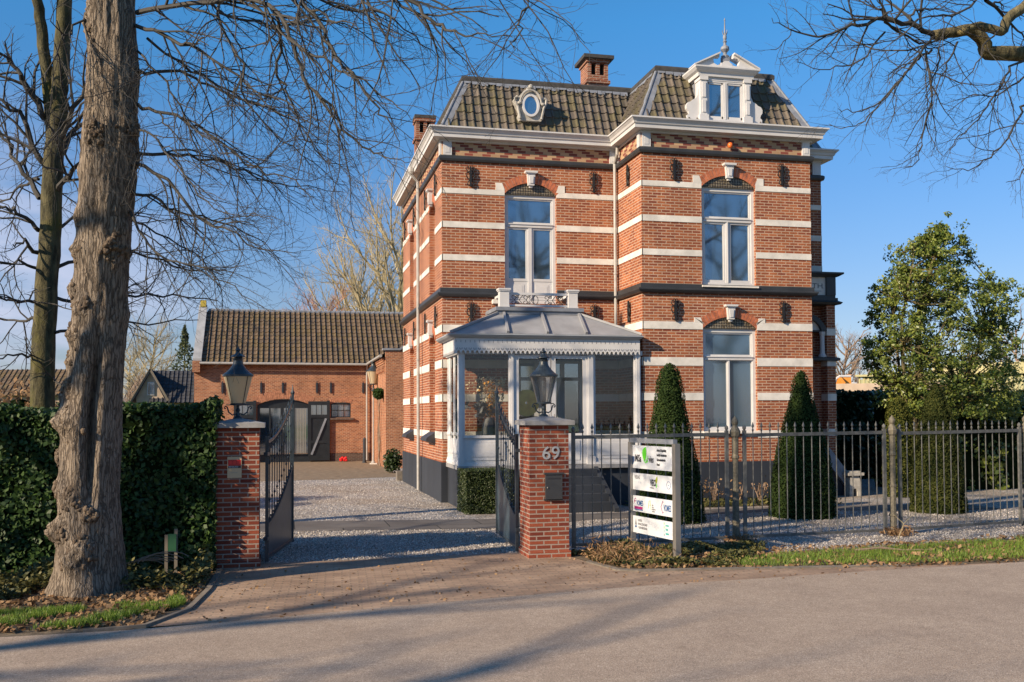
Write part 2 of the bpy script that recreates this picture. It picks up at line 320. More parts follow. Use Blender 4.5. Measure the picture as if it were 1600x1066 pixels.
        if uv and len(s.f)<60000:
            ul=me.uv_layers.new(name='UVMap'); d=ul.data; bx,by,bz=base
            for p in me.polygons:
                cu=s.uv.get(p.index)
                nx,ny,nz=abs(p.normal.x),abs(p.normal.y),abs(p.normal.z)
                for k,li in enumerate(p.loop_indices):
                    if cu is not None and len(cu)==len(p.loop_indices): continue
                    co=me.vertices[me.loops[li].vertex_index].co; x,y,z=co.x+bx,co.y+by,co.z+bz
                    d[li].uv=(x,y) if nz>nx and nz>ny else ((y,z) if nx>ny else (x,z))
            if s.uv:
                vi={}
                for fi,cu in s.uv.items():
                    for vidx,c in zip(s.f[fi],cu): vi[vidx]=c
                for lp in me.loops:
                    c=vi.get(lp.vertex_index)
                    if c is not None: d[lp.index].uv=c
        me.update(); o=bpy.data.objects.new(name,me); COL.objects.link(o)
        if parent: o.parent=parent
        return o
ROOT={}
def rootloc(o):
    while o.parent: o=o.parent
    return ROOT.get(o.name,(0,0,0))
def thing(name,label,cat,loc=(0,0,0),group=None):
    o=bpy.data.objects.new(name,None); o.empty_display_size=.2; COL.objects.link(o); o.location=loc; ROOT[o.name]=tuple(loc)
    o['label']=label; o['category']=cat
    if group:o['group']=group
    return o
def tag(o,label,cat,group=None):
    o['label']=label;o['category']=cat
    if group:o['group']=group
    return o
def struct(o): o['kind']='structure'; return o
def stuff(o,label,cat): o['kind']='stuff'; o['label']=label; o['category']=cat; return o
def copy_tree(o,parent=None):
    c=o.copy(); COL.objects.link(c); c.parent=parent
    for ch in list(o.children): copy_tree(ch,c)
    return c
def quads(name,P,U,V,mat,parent=None,bend=0):      # many leaf quads (numpy arrays centre, half-u, half-v): pointed 4-gons
    n=len(P); base=np.array(rootloc(parent)) if parent else np.zeros(3)
    P=P-base; vs=np.empty((n,4,3)); vs[:,0]=P-V; vs[:,1]=P+U*.8+V*.1; vs[:,2]=P+V; vs[:,3]=P-U*.8+V*.1
    me=bpy.data.meshes.new(name); me.vertices.add(4*n); me.vertices.foreach_set('co',vs.reshape(-1))
    me.loops.add(4*n); me.loops.foreach_set('vertex_index',np.arange(4*n,dtype=np.int32)); me.polygons.add(n)
    me.polygons.foreach_set('loop_start',np.arange(0,4*n,4,dtype=np.int32)); me.polygons.foreach_set('loop_total',np.full(n,4,dtype=np.int32))
    me.update(calc_edges=True); me.materials.append(M[mat]); o=bpy.data.objects.new(name,me); COL.objects.link(o)
    if parent: o.parent=parent
    return o
def rnd_dirs(n,bias=None,k=1.0):
    a=np.random.normal(size=(n,3)); a/=np.linalg.norm(a,axis=1)[:,None]
    if bias is not None: a=a+np.array(bias)*k; a/=np.linalg.norm(a,axis=1)[:,None]
    return a
def leaf_axes(Nrm,size,asp=1.3):
    n=len(Nrm); r=rnd_dirs(n); U=np.cross(Nrm,r); U/=np.linalg.norm(U,axis=1)[:,None]; V=np.cross(Nrm,U)
    s=size*(.6+.8*np.random.rand(n))[:,None]/2; return U*s,V*s*asp
# ================================================ GROUND AND SKYWARD SETTING
def sheet(name,poly,z,mat,th=.0):
    mb=MB(); mb.add([(x,y,z) for x,y in poly],[tuple(range(len(poly)))]); o=mb.build(name,mat); return struct(o)
def sub_sheet(name,poly,z,mat): return sheet(name,poly,z,mat)
sheet('ground',[(-400,-150),(400,-150),(400,600),(-400,600)],-.02,'grass_ground')
sheet('garden_soil',[(-30,-10.5),(-4.6,-9.2),(-4.6,-8.7),(.4,-8.8),(30,-8.9),(30,25),(-30,25)],-.012,'soil')
ROAD=[(-80,-15.6),(-20,-13.7),(-9,-13.25),(-6.33,-13.15),(-5.18,-13.11),(-4.34,-12.97),(-2.63,-12.6),(-.97,-12.28),(.55,-12.03),(2.28,-11.88),(3.82,-11.70),(5.3,-11.62),(7.5,-11.45),(14,-10.6),(80,-2)]
sheet('road',ROAD+[(80,-8),(20,-16.6),(0,-18.4),(-20,-19.0),(-80,-21)],.004,'asphalt')
sheet('gravel_drive',[(-4.62,-8.95),(.36,-8.78),(3.3,-8.7),(3.4,-9.75),(7,-9.45),(12,-8.7),(30,-6.5),(30,30),(-9,30),(-9,12),(-4.62,9)],-.004,'gravel')
sheet('packed_yard',[(-9,9.4),(-4.6,9.0),(-2,9.5),(.2,10.2),(.25,22.2),(-9,22.2)],.0,'packed_earth')
sheet('stone_path',[(-4.62,-4.95),(.3,-5.6),(2.2,-4.6),(6.7,-4.1),(11.5,-5.0),(11.5,-3.5),(6.7,-3.2),(2.2,-3.5),(.3,-3.95),(-4.62,-3.2)],.002,'slab')
sheet('driveway_apron',[(-4.55,-9.6),(-4.45,-8.98),(.42,-8.80),(.40,-9.3),(.52,-10.1),(.68,-10.86),(1.8,-11.05),(3.2,-11.25),(4.35,-11.42),(6.3,-11.52)]+ROAD[12:4:-1]+[(-5.05,-13.0),(-4.72,-12.3),(-4.60,-11)],.0015,'paver')
sheet('verge_left',[(-30,-10.9),(-4.6,-8.9),(-4.57,-9.6),(-4.60,-11),(-4.72,-12.2),(-5.05,-12.95),(-5.18,-13.08),(-6.33,-13.12),(-9,-13.22),(-30,-14.0)],.0,'soil')
sheet('verge_right',[(.42,-8.9),(3.3,-8.86),(3.35,-9.75),(7,-9.5),(12,-8.8),(30,-6.6),(30,-8.9),(14,-10.62),(7.5,-11.47),(6.3,-11.5),(4.35,-11.40),(3.2,-11.22),(1.8,-11.02),(.7,-10.83),(.54,-10.1),(.42,-9.4)],.0005,'soil')
sheet('flower_bed',[(3.9,-1.75),(8.9,-1.75),(8.9,-2.95),(5.0,-2.8),(3.9,-2.6)],.003,'soil')
mb=MB()
for path in ([(-4.54,-9.5),(-4.58,-11),(-4.70,-12.2),(-5.05,-12.98),(-5.6,-13.08)],[(.50,-10.0),(.66,-10.82),(.9,-10.96),(1.8,-11.07),(3.2,-11.27),(4.6,-11.47)]):
    mb.sweep([(-.035,-.03),(-.035,.028),(.035,.02),(.035,-.03)],path)
struct(mb.build('kerb','kerb'))

# ================================================ VILLA
villa=thing('villa','two-storey orange brick villa with white stone bands, tiled mansard roof and white glazed veranda','villa',(5.0,3.0,0))
TH=.25
fnF=lambda Y:(lambda u,w,z:(u,Y+w,z))
fnX=lambda X:(lambda u,w,z:(X+w,u,z))
def ubox(mb,fn,u0,u1,w0,w1,z0,z1):
    a=fn(u0,w0,z0);b=fn(u1,w1,z1); mb.box(a[0],b[0],a[1],b[1],a[2],b[2])
def arcpts(uc,a,zs,h,n=14,grow=0):
    Rr=(a*a+h*h)/(2*h); zc=zs+h-Rr; th=math.asin(min(1,a/Rr)); return [(uc+(Rr+grow)*math.sin(-th+2*th*i/n),zc+(Rr+grow)*math.cos(-th+2*th*i/n)) for i in range(n+1)]
def wall(mb,fn,u0,u1,z0,z1,ops,th=TH):     # ops: dict of u-range -> list of (zb,zs,rise)
    u=u0
    for (a,b),lst in sorted(ops.items()):
        if a>u: ubox(mb,fn,u,a,0,th,z0,z1)
        z=z0
        for k,(zb,zs,rise) in enumerate(lst):
            if zb>z and k==0: ubox(mb,fn,a,b,0,th,z,zb)
            top=lst[k+1][0] if k+1<len(lst) else z1
            arc=arcpts((a+b)/2,(b-a)/2,zs,rise) if rise>0 else [(a,zs),(b,zs)]
            mb.prism([(a,top)]+arc+[(b,top)],fn,0,th)
        u=b
    if u<u1: ubox(mb,fn,u,u1,0,th,z0,z1)
FRONT,BAYS,BAYF,SIDE=fnF(0),fnX(4.454),fnF(-1.716),fnX(0)
ZP,ZT=.955,8.36
mb=MB()
wall(mb,FRONT,0,4.454,ZP,ZT,{(1.55,2.86):[(4.80,7.50,.28)]})
ubox(mb,BAYS,-1.716+TH,-.001,0,TH,ZP,ZT)
wall(mb,BAYF,4.454,8.82,ZP,ZT,{(5.965,7.35):[(1.62,4.12,.27),(5.09,7.50,.28)]})
mb.box(8.57,8.82,-1.46,0,ZP,ZT)
mb.box(8.82,10.12,0,.25,ZP,ZT); mb.box(9.87,10.12,.25,7.65,ZP,ZT); mb.box(0,10.12,7.65,7.9,ZP,ZT)
NICH=[(1.1,2.11),(5.24,6.22)]
wall(mb,SIDE,TH,7.65,ZP,ZT,{n:[(1.6,3.95,.22),(5.15,7.32,.26)] for n in NICH},.14)
mb.box(.14,.25,.25,7.65,ZP,ZT)
mb.build('wall','villa_brick',villa)
mb=MB(); 
for a,b in ((-.04,0),): mb.sweep([(.035,0),(.035,ZP),(-.3,ZP+.0),(-.3,0)],[(0,7.9),(0,0),(4.454,0),(4.454,-1.716),(8.82,-1.716),(8.82,0),(10.12,0),(10.12,7.9)])
mb.build('plinth','plinth_tar',villa)
PATH=[(0,7.9),(0,0),(4.454,0),(4.454,-1.716),(8.82,-1.716),(8.82,0),(10.12,0),(10.12,7.9)]
mb=MB(); mb.sweep([(0,8.36),(-.2,8.36),(-.2,8.80),(0,8.80)],PATH); mb.build('frieze','frieze_brick',villa)
mb=MB(); mb.sweep([(0,8.23),(.055,8.23),(.075,8.28),(.075,8.335),(.045,8.365),(0,8.365)],PATH); mb.build('black_moulding','black_paint',villa)
# mid string course, interrupted by the balcony door
for pth in ([(0,7.9),(0,0),(1.545,0)],[(2.865,0),(4.454,0),(4.454,-1.716),(8.82,-1.716),(8.82,0)]):
    mb=MB(); mb.sweep([(0,4.93),(.075,4.94),(.10,4.965),(.125,5.0),(.125,5.03),(.05,5.045),(.05,5.15),(0,5.155)],pth); mb.build('string_course','black_paint',villa)
# cornice
CP=[(0,8.76),(.02,8.69),(.05,8.70),(.05,8.745),(.23,8.755),(.235,8.835),(.26,8.85),(.28,8.90),(.33,8.955),(.345,8.96),(.345,8.995),(.0,9.02)]
mb=MB(); mb.sweep(CP,PATH); mb.build('cornice','white_paint',villa)
for i,(fn,a,b) in enumerate([(FRONT,.03,.24),(FRONT,4.25,4.42),(BAYF,4.47,4.68),(BAYF,8.60,8.80),(fnF(0),9.86,10.10),(SIDE,.02,.2),(BAYS,-1.70,-1.55),(BAYS,-.18,-.03)]):
    mb=MB(); ubox(mb,fn,a,b,-.045,.02,8.368,8.74)
    ubox(mb,fn,a+.05,b-.05,-.052,-.046,8.42,8.66); mb.build('frieze_block','white_paint',villa)
# white stone bands
def band(z0,z1,segs):
    for fn,a,b in segs:
        mb=MB(); ubox(mb,fn,a,b,-.014,.02,z0,z1); mb.build('stone_band','stone_white',villa)
LS=[(SIDE,0,1.1),(SIDE,2.11,5.24),(SIDE,6.22,7.9)]
for z0,z1,lo,kind in ((7.45,7.578,0,0),(6.62,6.765,0,0),(5.82,5.965,0,0),(4.085,4.262,1,0),(3.224,3.42,1,1),(2.408,2.588,1,1),(1.512,1.688,1,1)):
    segs=[(f,a+(-.014 if a==0 else 0),b) for f,a,b in LS]
    if lo: segs+=[(FRONT,.0,2.0 if kind else 4.45),(BAYF,4.454,5.96),(BAYF,7.355,8.82)] if kind==0 else [(FRONT,.0,2.0),(FRONT,3.35,4.44),(BAYF,4.454,5.96),(BAYF,7.355,8.82)]
    else: segs+=[(FRONT,0,1.55),(FRONT,2.865,4.44),(BAYF,4.454,5.96),(BAYF,7.355,8.82)]
    segs+=[(BAYS,-1.73,-.02),(fnF(0),8.84,10.12)]
    band(z0,z1,segs)
# step blocks beside the arches
for fn,u0,u1,zb,zt in ((FRONT,1.55,2.86,7.57,7.75),(BAYF,5.965,7.35,7.57,7.75),(BAYF,5.965,7.35,4.255,4.37)):
    for s in (-1,1):
        e=u0 if s<0 else u1; a=e-s*0; 
        mb=MB(); mb.prism([(e,zb),(e+s*.22,zb),(e+s*.22,zt),(e+s*.06,zt),(e,zt-.16)],fn,-.016,.02); mb.build('step_block','stone_white',villa)
def arch(fn,u0,u1,zs,h,T=.20,wout=-.012,key=True,mat='arch_brick'):
    a=(u1-u0)/2; uc=(u0+u1)/2; Rr=(a*a+h*h)/(2*h); zc=zs+h-Rr; th=math.asin(a/Rr); n=int(2*th*Rr/.077)
    mb=MB(); mbm=MB()
    P=lambda q,r:(uc+r*math.sin(q),zc+r*math.cos(q))
    for i in range(n):
        q0=-th+2*th*(i+.07)/n; q1=-th+2*th*(i+.93)/n
        mb.prism([P(q0,Rr),P(q1,Rr),P(q1,Rr+T),P(q0,Rr+T)],fn,wout-random.random()*.004,.01)
    o=mb.build('brick_arch',mat,villa if mat=='arch_brick' else coach)
    pts=[P(-th+2*th*i/14,Rr) for i in range(15)]+[P(th-2*th*i/14,Rr+T) for i in range(15)]
    mbm.prism(pts,fn,wout+.005,.015); mbm.build('joint_backing','mortar',o)
def keystone(fn,uc,z0,z1,s=1):
    mb=MB(); mb.prism([(uc-.075*s,z0+.05),(uc+.075*s,z0+.05),(uc+.10*s,z1-.07),(uc-.10*s,z1-.07)],fn,-.10,.0)
    mb.prism([(uc-.15*s,z1-.045),(uc+.15*s,z1-.045),(uc+.16*s,z1),(uc-.16*s,z1)],fn,-.145,.0)
    mb.prism([(uc-.11*s,z1-.07),(uc+.11*s,z1-.07),(uc+.15*s,z1-.045),(uc-.15*s,z1-.045)],fn,-.12,.0)
    mb.prism([(uc-.035,z0),(uc+.035,z0),(uc+.05,z0+.05),(uc-.05,z0+.05)],fn,-.06,.0)
    mb.prism([(uc-.04*s,z0+.10),(uc+.04*s,z0+.10),(uc+.055*s,z1-.12),(uc-.055*s,z1-.12)],fn,-.118,-.10)
    mb.build('keystone','white_paint',villa)
for fn,u0,u1,zs in ((FRONT,1.55,2.86,7.50),(BAYF,5.965,7.35,7.50),(BAYF,5.965,7.35,4.12)):
    arch(fn,u0,u1,zs,.28 if zs>5 else .27); keystone(fn,(u0+u1)/2,zs+.16,zs+.56)
    mb=MB(); mb.prism([(u0,zs)]+arcpts((u0+u1)/2,(u1-u0)/2,zs,.27)[1:-1]+[(u1,zs)],fn,.03,.12); mb.build('tympanum','tympanum_tile',villa)
for n in NICH:
    for zs in (3.95,7.32):
        arch(SIDE,n[0],n[1],zs,.24,.18); keystone(SIDE,sum(n)/2,zs+.12,zs+.56,.9)
    mb=MB(); mb.prism([(1.60,.02),(1.60,-.16),(1.50,-.17),(1.38,.02)],lambda z,w,u:(w,u,z),n[0]+.08,n[1]-.02)
    m2=MB(); a,b=n[0]+.02,n[1]+.06
    m2.add([(-.0,a,1.66),(-.0,b,1.66),(-.22,b,1.52),(-.22,a,1.52),(-.0,a,1.36),(-.0,b,1.36),(-.24,b,1.44),(-.24,a,1.44)],[(0,1,2,3),(4,5,6,7),(0,3,7,4),(1,2,6,5),(3,2,6,7),(0,1,5,4)])
    m2.build('niche_sill','black_paint',villa)
# wall anchors
def anchor(fn,uc,zc,h=.5,k=1.0):
    k*=1.25
    mb=MB(); g=lambda u,z,w=-.05:fn(uc+u,w,zc+z)
    mb.prism([(uc-.018,zc-h/2),(uc+.018,zc-h/2),(uc+.03,zc),(uc+.022,zc+h/2-.05),(uc,zc+h/2+.02),(uc-.022,zc+h/2-.05),(uc-.03,zc)],fn,-.075,-.03)
    for s in (-1,1):
        mb.tube([g(s*x*k,z*h/.5) for x,z in ((.0,.03),(.05,.10),(.085,.17),(.07,.225),(.03,.21),(.045,.16))],.012,5)
        mb.tube([g(s*x*k,z*h/.5) for x,z in ((.02,.12),(.075,.08),(.08,.0),(.05,-.06),(.015,-.08))],.016,5)
        mb.tube([g(s*x*k,z*h/.5) for x,z in ((.01,-.08),(.045,-.13),(.065,-.2),(.03,-.235),(.01,-.2))],.014,5)
        mb.tube([g(s*x*k,z*h/.5) for x,z in ((.03,.2),(.045,.245),(.02,.275))],.010,4)
    mb.tube([g(0,.06,0.0),g(0,.06,-.08)],.03,8); mb.build('wall_anchor','anchor_black',villa)
for u in (.70,3.82): anchor(FRONT,u,7.87); anchor(FRONT,u,4.55)
for u in (5.26,8.04): anchor(BAYF,u,7.86); anchor(BAYF,u,4.53)
for z in (7.86,4.55): anchor(BAYS,-.9,z,.5,.6)
for z in (7.80,4.50):
    for u in (.78,2.60,4.95,7.1): anchor(SIDE,u,z,.52,.6)
# windows
def window(fn,u0,u1,z0,z1,zt,kind,gl):
    win=MB(); f=lambda a,b,c,d,w0=.08,w1=.17: ubox(win,fn,a,b,w0,w1,c,d)
    s=.075
    f(u0,u0+s,z0,z1); f(u1-s,u1,z0,z1); f(u0+s,u1-s,z1-.09,z1); f(u0+s,u1-s,z0,z0+.07)
    f(u0+s,u1-s,zt-.04,zt+.025,.07); f(u0+s,u1-s,zt+.026,zt+.045,.05,.16)
    uc=(u0+u1)/2; mw=.045 if kind=='pair' else (.02 if kind=='thin' else .045)
    f(uc-mw,uc+mw,z0+.07,zt-.04,.085,.165)
    if kind=='pair': f(uc-.012,uc+.012,z0+.07,zt-.04,.07,.085)
    # sashes
    i0,i1=u0+s,u1-s
    def sash(a,b,c,d,t=.045):
        f(a,a+t,c,d,.105,.16); f(b-t,b,c,d,.105,.16); f(a+t,b-t,d-t,d,.105,.16); f(a+t,b-t,c,c+t*1.3,.105,.16)
        return (a+t,b-t,c+t*1.3,d-t)
    P=[]
    P.append(sash(i0,i1,zt+.045,z1-.09,.035))
    zb=z0+.07
    if kind=='door':
        zb=z0+.55
        for a,b in ((i0,uc-mw),(uc+mw,i1)):
            f(a,b,z0+.07,zb,.115,.16); f(a+.1,b-.1,z0+.16,zb-.08,.108,.114); f(a+.14,b-.14,z0+.2,zb-.12,.104,.1075)
    P.append(sash(i0,uc-mw,zb,zt-.04,.05 if kind!='thin' else .02)); P.append(sash(uc+mw,i1,zb,zt-.04,.05 if kind!='thin' else .02))
    o=win.build('window','white_paint',villa)
    for a,b,c,d in P:
        m=MB(); ubox(m,fn,a-.005,b+.005,.14,.15,c-.005,d+.005); m.build('pane',gl,o)
    if kind!='door':
        m=MB(); m.prism([(.0+.07,z0-.0),(-.09,z0-.02),(-.09,z0-.06),(.07,z0-.06)],lambda w,u,z:fn(u,w,z),u0-.03,u1+.03); m.build('sill','stone_white',o)
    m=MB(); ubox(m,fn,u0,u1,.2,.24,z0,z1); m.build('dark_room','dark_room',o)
window(FRONT,1.55,2.86,4.82,7.50,6.74,'door','window_glass')
window(BAYF,5.965,7.35,5.15,7.50,6.72,'pair','window_glass')
window(BAYF,5.965,7.35,1.68,4.12,3.41,'thin','blind_sky_glass')
# ---- mansard roof
SL=Vector((.68,1.42)).normalized(); RL=math.hypot(.68,1.42); TZ=9.03; RIN=.68
def tiles(mb,o,U,I,rows,rh,uL,uR,tw,roll=.045,lift=.03,sl=SL,off=0):
    o=Vector(o);U=Vector(U);I=Vector(I); V=I*sl.x+Vector((0,0,sl.y)); Nn=(-I*sl.y+Vector((0,0,sl.x)))
    prof=[(0,.0),(.62,.002),(.74,.012),(.82,roll),(.95,roll),(1,.0)]
    for r in range(rows):
        v0=r*rh; v1=min((r+1)*rh+.02,rows*rh); vm=(v0+v1)/2; a=uL(vm); b=uR(vm); c0=int(math.floor((a-off)/tw))
        for c in range(c0,int((b-off)/tw)+1):
            ua=off+c*tw; lo=max(0,(a-ua)/tw); hi=min(1,(b-ua)/tw)
            if hi-lo<.12: continue
            jl=(random.random()-.5)*.008; pr=[(lo,0)]+[p for p in prof if lo<p[0]<hi]+[(hi,0)]
            vs=[];uv=[]
            for p,hh in pr:
                q=o+U*(ua+p*tw)
                vs.append(q+V*v0+Nn*(hh+lift+jl)); vs.append(q+V*v1+Nn*(hh*.9+.004)); vs.append(q+V*v0+Nn*(hh+jl-.004))
                uv+=[(c+.05+p*.9,r+.1),(c+.05+p*.9,r+.9),(c+.05+p*.9,r+.05)]
            fs=[]
            for k in range(len(pr)-1):
                fs.append((3*k,3*k+3,3*k+4,3*k+1)); fs.append((3*k+2,3*k+5,3*k+3,3*k))
            o2=len(mb.v); mb.v+=[tuple(v) for v in vs]
            for f in fs:
                mb.uv[len(mb.f)]=[uv[j] for j in f]; mb.f.append(tuple(o2+j for j in f)); mb.fm.append(mb.m)
k_=SL.x; RN=6; RH=RL/RN
roof=MB()
tiles(roof,(0,0,TZ),(1,0,0),(0,1,0),RN,RH,lambda v:v*k_+.10,lambda v:4.454+v*k_-.04,.205)
tiles(roof,(4.454,0,TZ),(0,-1,0),(1,0,0),RN,RH,lambda v:-v*k_+.02,lambda v:1.716-v*k_-.10,.205)
tiles(roof,(4.454,-1.716,TZ),(1,0,0),(0,1,0),RN,RH,lambda v:v*k_+.10,lambda v:4.366-v*k_-.14,.205)
tiles(roof,(8.82,-1.716,TZ),(0,1,0),(-1,0,0),RN,RH,lambda v:v*k_+.1,lambda v:1.716+v*k_-.02,.205)
tiles(roof,(8.82,0,TZ),(1,0,0),(0,1,0),RN,RH,lambda v:-v*k_+.02,lambda v:1.30-v*k_-.1,.205)
tiles(roof,(0,7.9,TZ),(0,-1,0),(1,0,0),RN,RH,lambda v:v*k_+.1,lambda v:7.9-v*k_-.1,.205)
tiles(roof,(10.12,0,TZ),(0,1,0),(-1,0,0),RN,RH,lambda v:v*k_+.1,lambda v:7.9-v*k_-.1,.205)
ro=roof.build('roof','roof_tile',villa,fix=False)
mb=MB(); z0,z1=TZ-.02,TZ+1.40; q=.03; t_=RIN+.02
def frus(x0,x1,y0,y1,yt): 
    mb.add([(x0+q,y0+q,z0),(x1-q,y0+q,z0),(x1-q,y1-q,z0),(x0+q,y1-q,z0),(x0+t_,y0+t_,z1),(x1-t_,y0+t_,z1),(x1-t_,yt,z1),(x0+t_,yt,z1)],[(0,1,2,3),(4,7,6,5),(0,4,5,1),(1,5,6,2),(2,6,7,3),(3,7,4,0)])
frus(0,10.12,0,7.9,7.9-t_); mb.build('roof_deck','lead',ro)
mb=MB(); frus(4.454,8.82,-1.716,1.5,1.4); mb.build('roof_deck','lead',ro)
mb=MB(); zt=TZ+1.42
for pth in ([(.68,7.22),(.68,.68),(5.13,.68),(5.13,-1.036),(8.14,-1.036),(8.14,.68),(9.44,.68),(9.44,7.22)],):
    mb.sweep([(.05,zt-.06),(.085,zt-.02),(.085,zt+.07),(.04,zt+.115),(-.12,zt+.11),(-.12,zt-.06)],pth)
mb.build('ridge_cap','ridge_dark',ro)
mb=MB()
for (x,y,dx,dy) in ((0,0,1,1),(4.454,-1.716,1,1),(8.82,-1.716,-1,1),(0,7.9,1,-1),(10.12,0,-1,1)):
    a=Vector((x,y,TZ)); b=Vector((x+dx*.68,y+dy*.68,TZ+1.42)); n=Vector((-dx,-dy,1)).normalized()
    for sgn in (0,1):
        wdt=.17; e=Vector((dx,0,0)) if sgn==0 else Vector((0,dy,0)); nn=Vector((0,-dy,.5)).normalized() if sgn==0 else Vector((-dx,0,.5)).normalized()
        mb.add([a+nn*.03,a+e*wdt+nn*.03,b+e*wdt*.9+nn*.03,b+nn*.03],[(0,1,2,3)])
    mb.tube([a+n*.03,b+n*.03],.035,8); mb.build('hip_flashing','lead',ro); mb=MB()
# lead under the ridge and in the valley
for o_,U_,I_,l_,r_2 in (((0,0),(1,0),(0,1),.66,5.1),((4.454,-1.716),(1,0),(0,1),.66,3.7),((4.454,0),(0,-1),(1,0),-.66,1.04)):
    V=Vector((I_[0]*k_,I_[1]*k_,SL.y)); O=Vector((*o_,TZ)); U3=Vector((*U_,0)); nn=Vector((-I_[0]*SL.y,-I_[1]*SL.y,k_))
    n=int((r_2-l_)/.205)
    for i in range(n):
        a=l_+i*.205; e=RL-.13-.03*((i*7)%3)
        mb.add([O+U3*a+V*(e)+nn*.06,O+U3*(a+.19)+V*(e+.01)+nn*.06,O+U3*(a+.205)+V*RL+nn*.06,O+U3*a+V*RL+nn*.06],[(0,1,2,3)])
    mb.build('lead_flashing','lead',ro); mb=MB()
# chimneys
def chimney(x0,x1,y0,y1,z0,z1,slabw):
    mb=MB(); mb.box(x0,x1,y0,y1,z0,z1-.75); mb.box(x0-.05,x1+.05,y0-.05,y1+.05,z1-.75,z1-.66); mb.box(x0,x1,y0,y1,z1-.66,z1-.5)
    w=(x1-x0)
    for i in range(3): a=x0+i*(w-.11)/2; mb.box(a,a+.11,y0,y1,z1-.5,z1-.15)
    mb.box(x0-.04,x1+.04,y0-.04,y1+.04,z1-.15,z1-.05)
    o=mb.build('chimney','chimney_brick',ro); 
    m=MB(); m.box(x0-slabw,x1+slabw,y0-slabw,y1+slabw,z1-.05,z1+.05); m.build('chimney_cap','coping_stone',o) if False else m.build('chimney_cap','ridge_dark',villa)
    m=MB(); m.box(x0+.05,x1-.05,y0+.2,y1-.2,z1-.6,z1-.06); m.build('flue','dark_room',villa)
chimney(4.80,5.42,3.5,4.2,10.3,12.38,.14)
chimney(.34,.92,7.3,7.8,9.0,11.5,.05)
# ---- dormer
dm=MB(); DY=-1.80
wf=fnF(DY)
for a,b in ((5.93,6.10),(7.06,7.23)):
    ubox(dm,wf,a,b,0,.3,9.04,10.12); ubox(dm,wf,a-.03,b+.03,-.03,.3,9.04,9.2); ubox(dm,wf,a+.04,b-.04,-.02,0,9.26,9.55); ubox(dm,wf,a+.04,b-.04,-.02,0,9.62,9.98); ubox(dm,wf,a-.02,b+.02,-.03,.3,10.03,10.12)
ubox(dm,wf,6.10,7.06,.02,.3,10.04,10.12)
dormer=dm.build('dormer','white_paint',villa)
m=MB(); ubox(m,wf,5.96,7.2,.3,1.4,9.04,10.12); m.build('cheek','lead',dormer)
m=MB(); cpf=[(0,10.12),(.03,10.12),(.04,10.2),(.10,10.24),(.15,10.30),(.15,10.335),(0,10.34)]
m.sweep(cpf,[(5.90,-.4),(5.90,DY),(7.26,DY),(7.26,-.4)]); m.box(5.91,7.25,DY+.01,-.4,10.1,10.33); m.build('entablature','white_paint',dormer)
m=MB()
for s in (-1,1):
    c0=6.58; X=lambda d:c0+s*d
    m.prism([(X(.80),10.34),(X(.05),10.34),(X(.05),10.40),(X(.14),10.46),(X(.16),10.41),(X(.24),10.39),(X(.32),10.43),(X(.34),10.52),(X(.28),10.58),(X(.18),10.585),(X(.18),10.66),(X(.78),10.38)],wf,-.06,.06)
    m.prism([(X(.84),10.34),(X(.84),10.37),(X(.18),10.70),(X(.18),10.66)],wf,-.13,.25)
m.prism([(6.40,10.34),(6.76,10.34),(6.70,10.44),(6.64,10.50),(6.52,10.50),(6.46,10.44)],wf,-.07,.07)
m.build('broken_pediment','white_paint',dormer)
m=MB(); m.box(6.50,6.66,DY-.06,DY+.10,10.5,10.62); m.lathe((6.58,DY+.02,0),[(.09,10.60),(.10,10.64),(.04,10.69),(.045,10.73),(.105,10.80),(.10,10.86),(.04,10.91),(.03,10.97),(.05,11.0),(.03,11.03),(.045,11.08),(.045,11.14),(.025,11.17),(.018,11.3),(.012,11.5),(.02,11.52),(.004,11.58)],12)
for a in range(4):
    c_,s_=math.cos(a*PI/2+.3),math.sin(a*PI/2+.3); m.tube([(6.58+c_*r*.9,DY+.02+s_*r*.9,z) for r,z in ((.02,11.15),(.07,11.2),(.09,11.26))],.008,4)
m.build('finial','lead',dormer)
for s in (-1,1):
    X=lambda d:6.58+s*d
    pts=[(X(.65),9.04),(X(.97),9.04),(X(.97),9.18),(X(.92),9.22),(X(.935),9.28),(X(.98),9.34),(X(.985),9.42),(X(.94),9.49),(X(.86),9.52),(X(.82),9.56),(X(.74),9.60),(X(.69),9.70),(X(.67),9.85),(X(.65),9.9)]
    m=MB(); m.prism(pts,wf,.06,.16); m.build('scroll_wing','white_paint',dormer)
def small_casement(u0,u1,z0,z1):
    w=MB(); f=lambda a,b,c,d,w0=.03,w1=.10: ubox(w,wf,a,b,w0,w1,c,d)
    uc=(u0+u1)/2; f(u0,u0+.04,z0,z1);f(u1-.04,u1,z0,z1);f(u0+.04,u1-.04,z1-.05,z1);f(u0+.04,u1-.04,z0,z0+.07); f(uc-.055,uc+.055,z0+.07,z1-.05); f(uc-.008,uc+.008,z0+.07,z1-.05,.02,.03)
    for a,b in ((u0+.04,uc-.055),(uc+.055,u1-.04)):
        f(a,a+.035,z0+.07,z1-.05,.045,.09); f(b-.035,b,z0+.07,z1-.05,.045,.09); f(a,b,z0+.07,z0+.13,.045,.09); f(a,b,z1-.09,z1-.05,.045,.09)
    o=w.build('dormer_window','white_paint',villa); m=MB(); ubox(m,wf,u0+.05,uc-.06,.07,.08,z0+.08,z1-.06); m.build('pane','window_glass',o); m=MB(); ubox(m,wf,uc+.06,u1-.05,.07,.08,z0+.08,z1-.06); m.build('pane','window_glass',o)
small_casement(6.10,7.06,9.06,10.05)
m=MB(); ubox(m,wf,5.95,7.2,.0,1.2,8.9,9.05); m.build('dormer_base','lead',dormer)
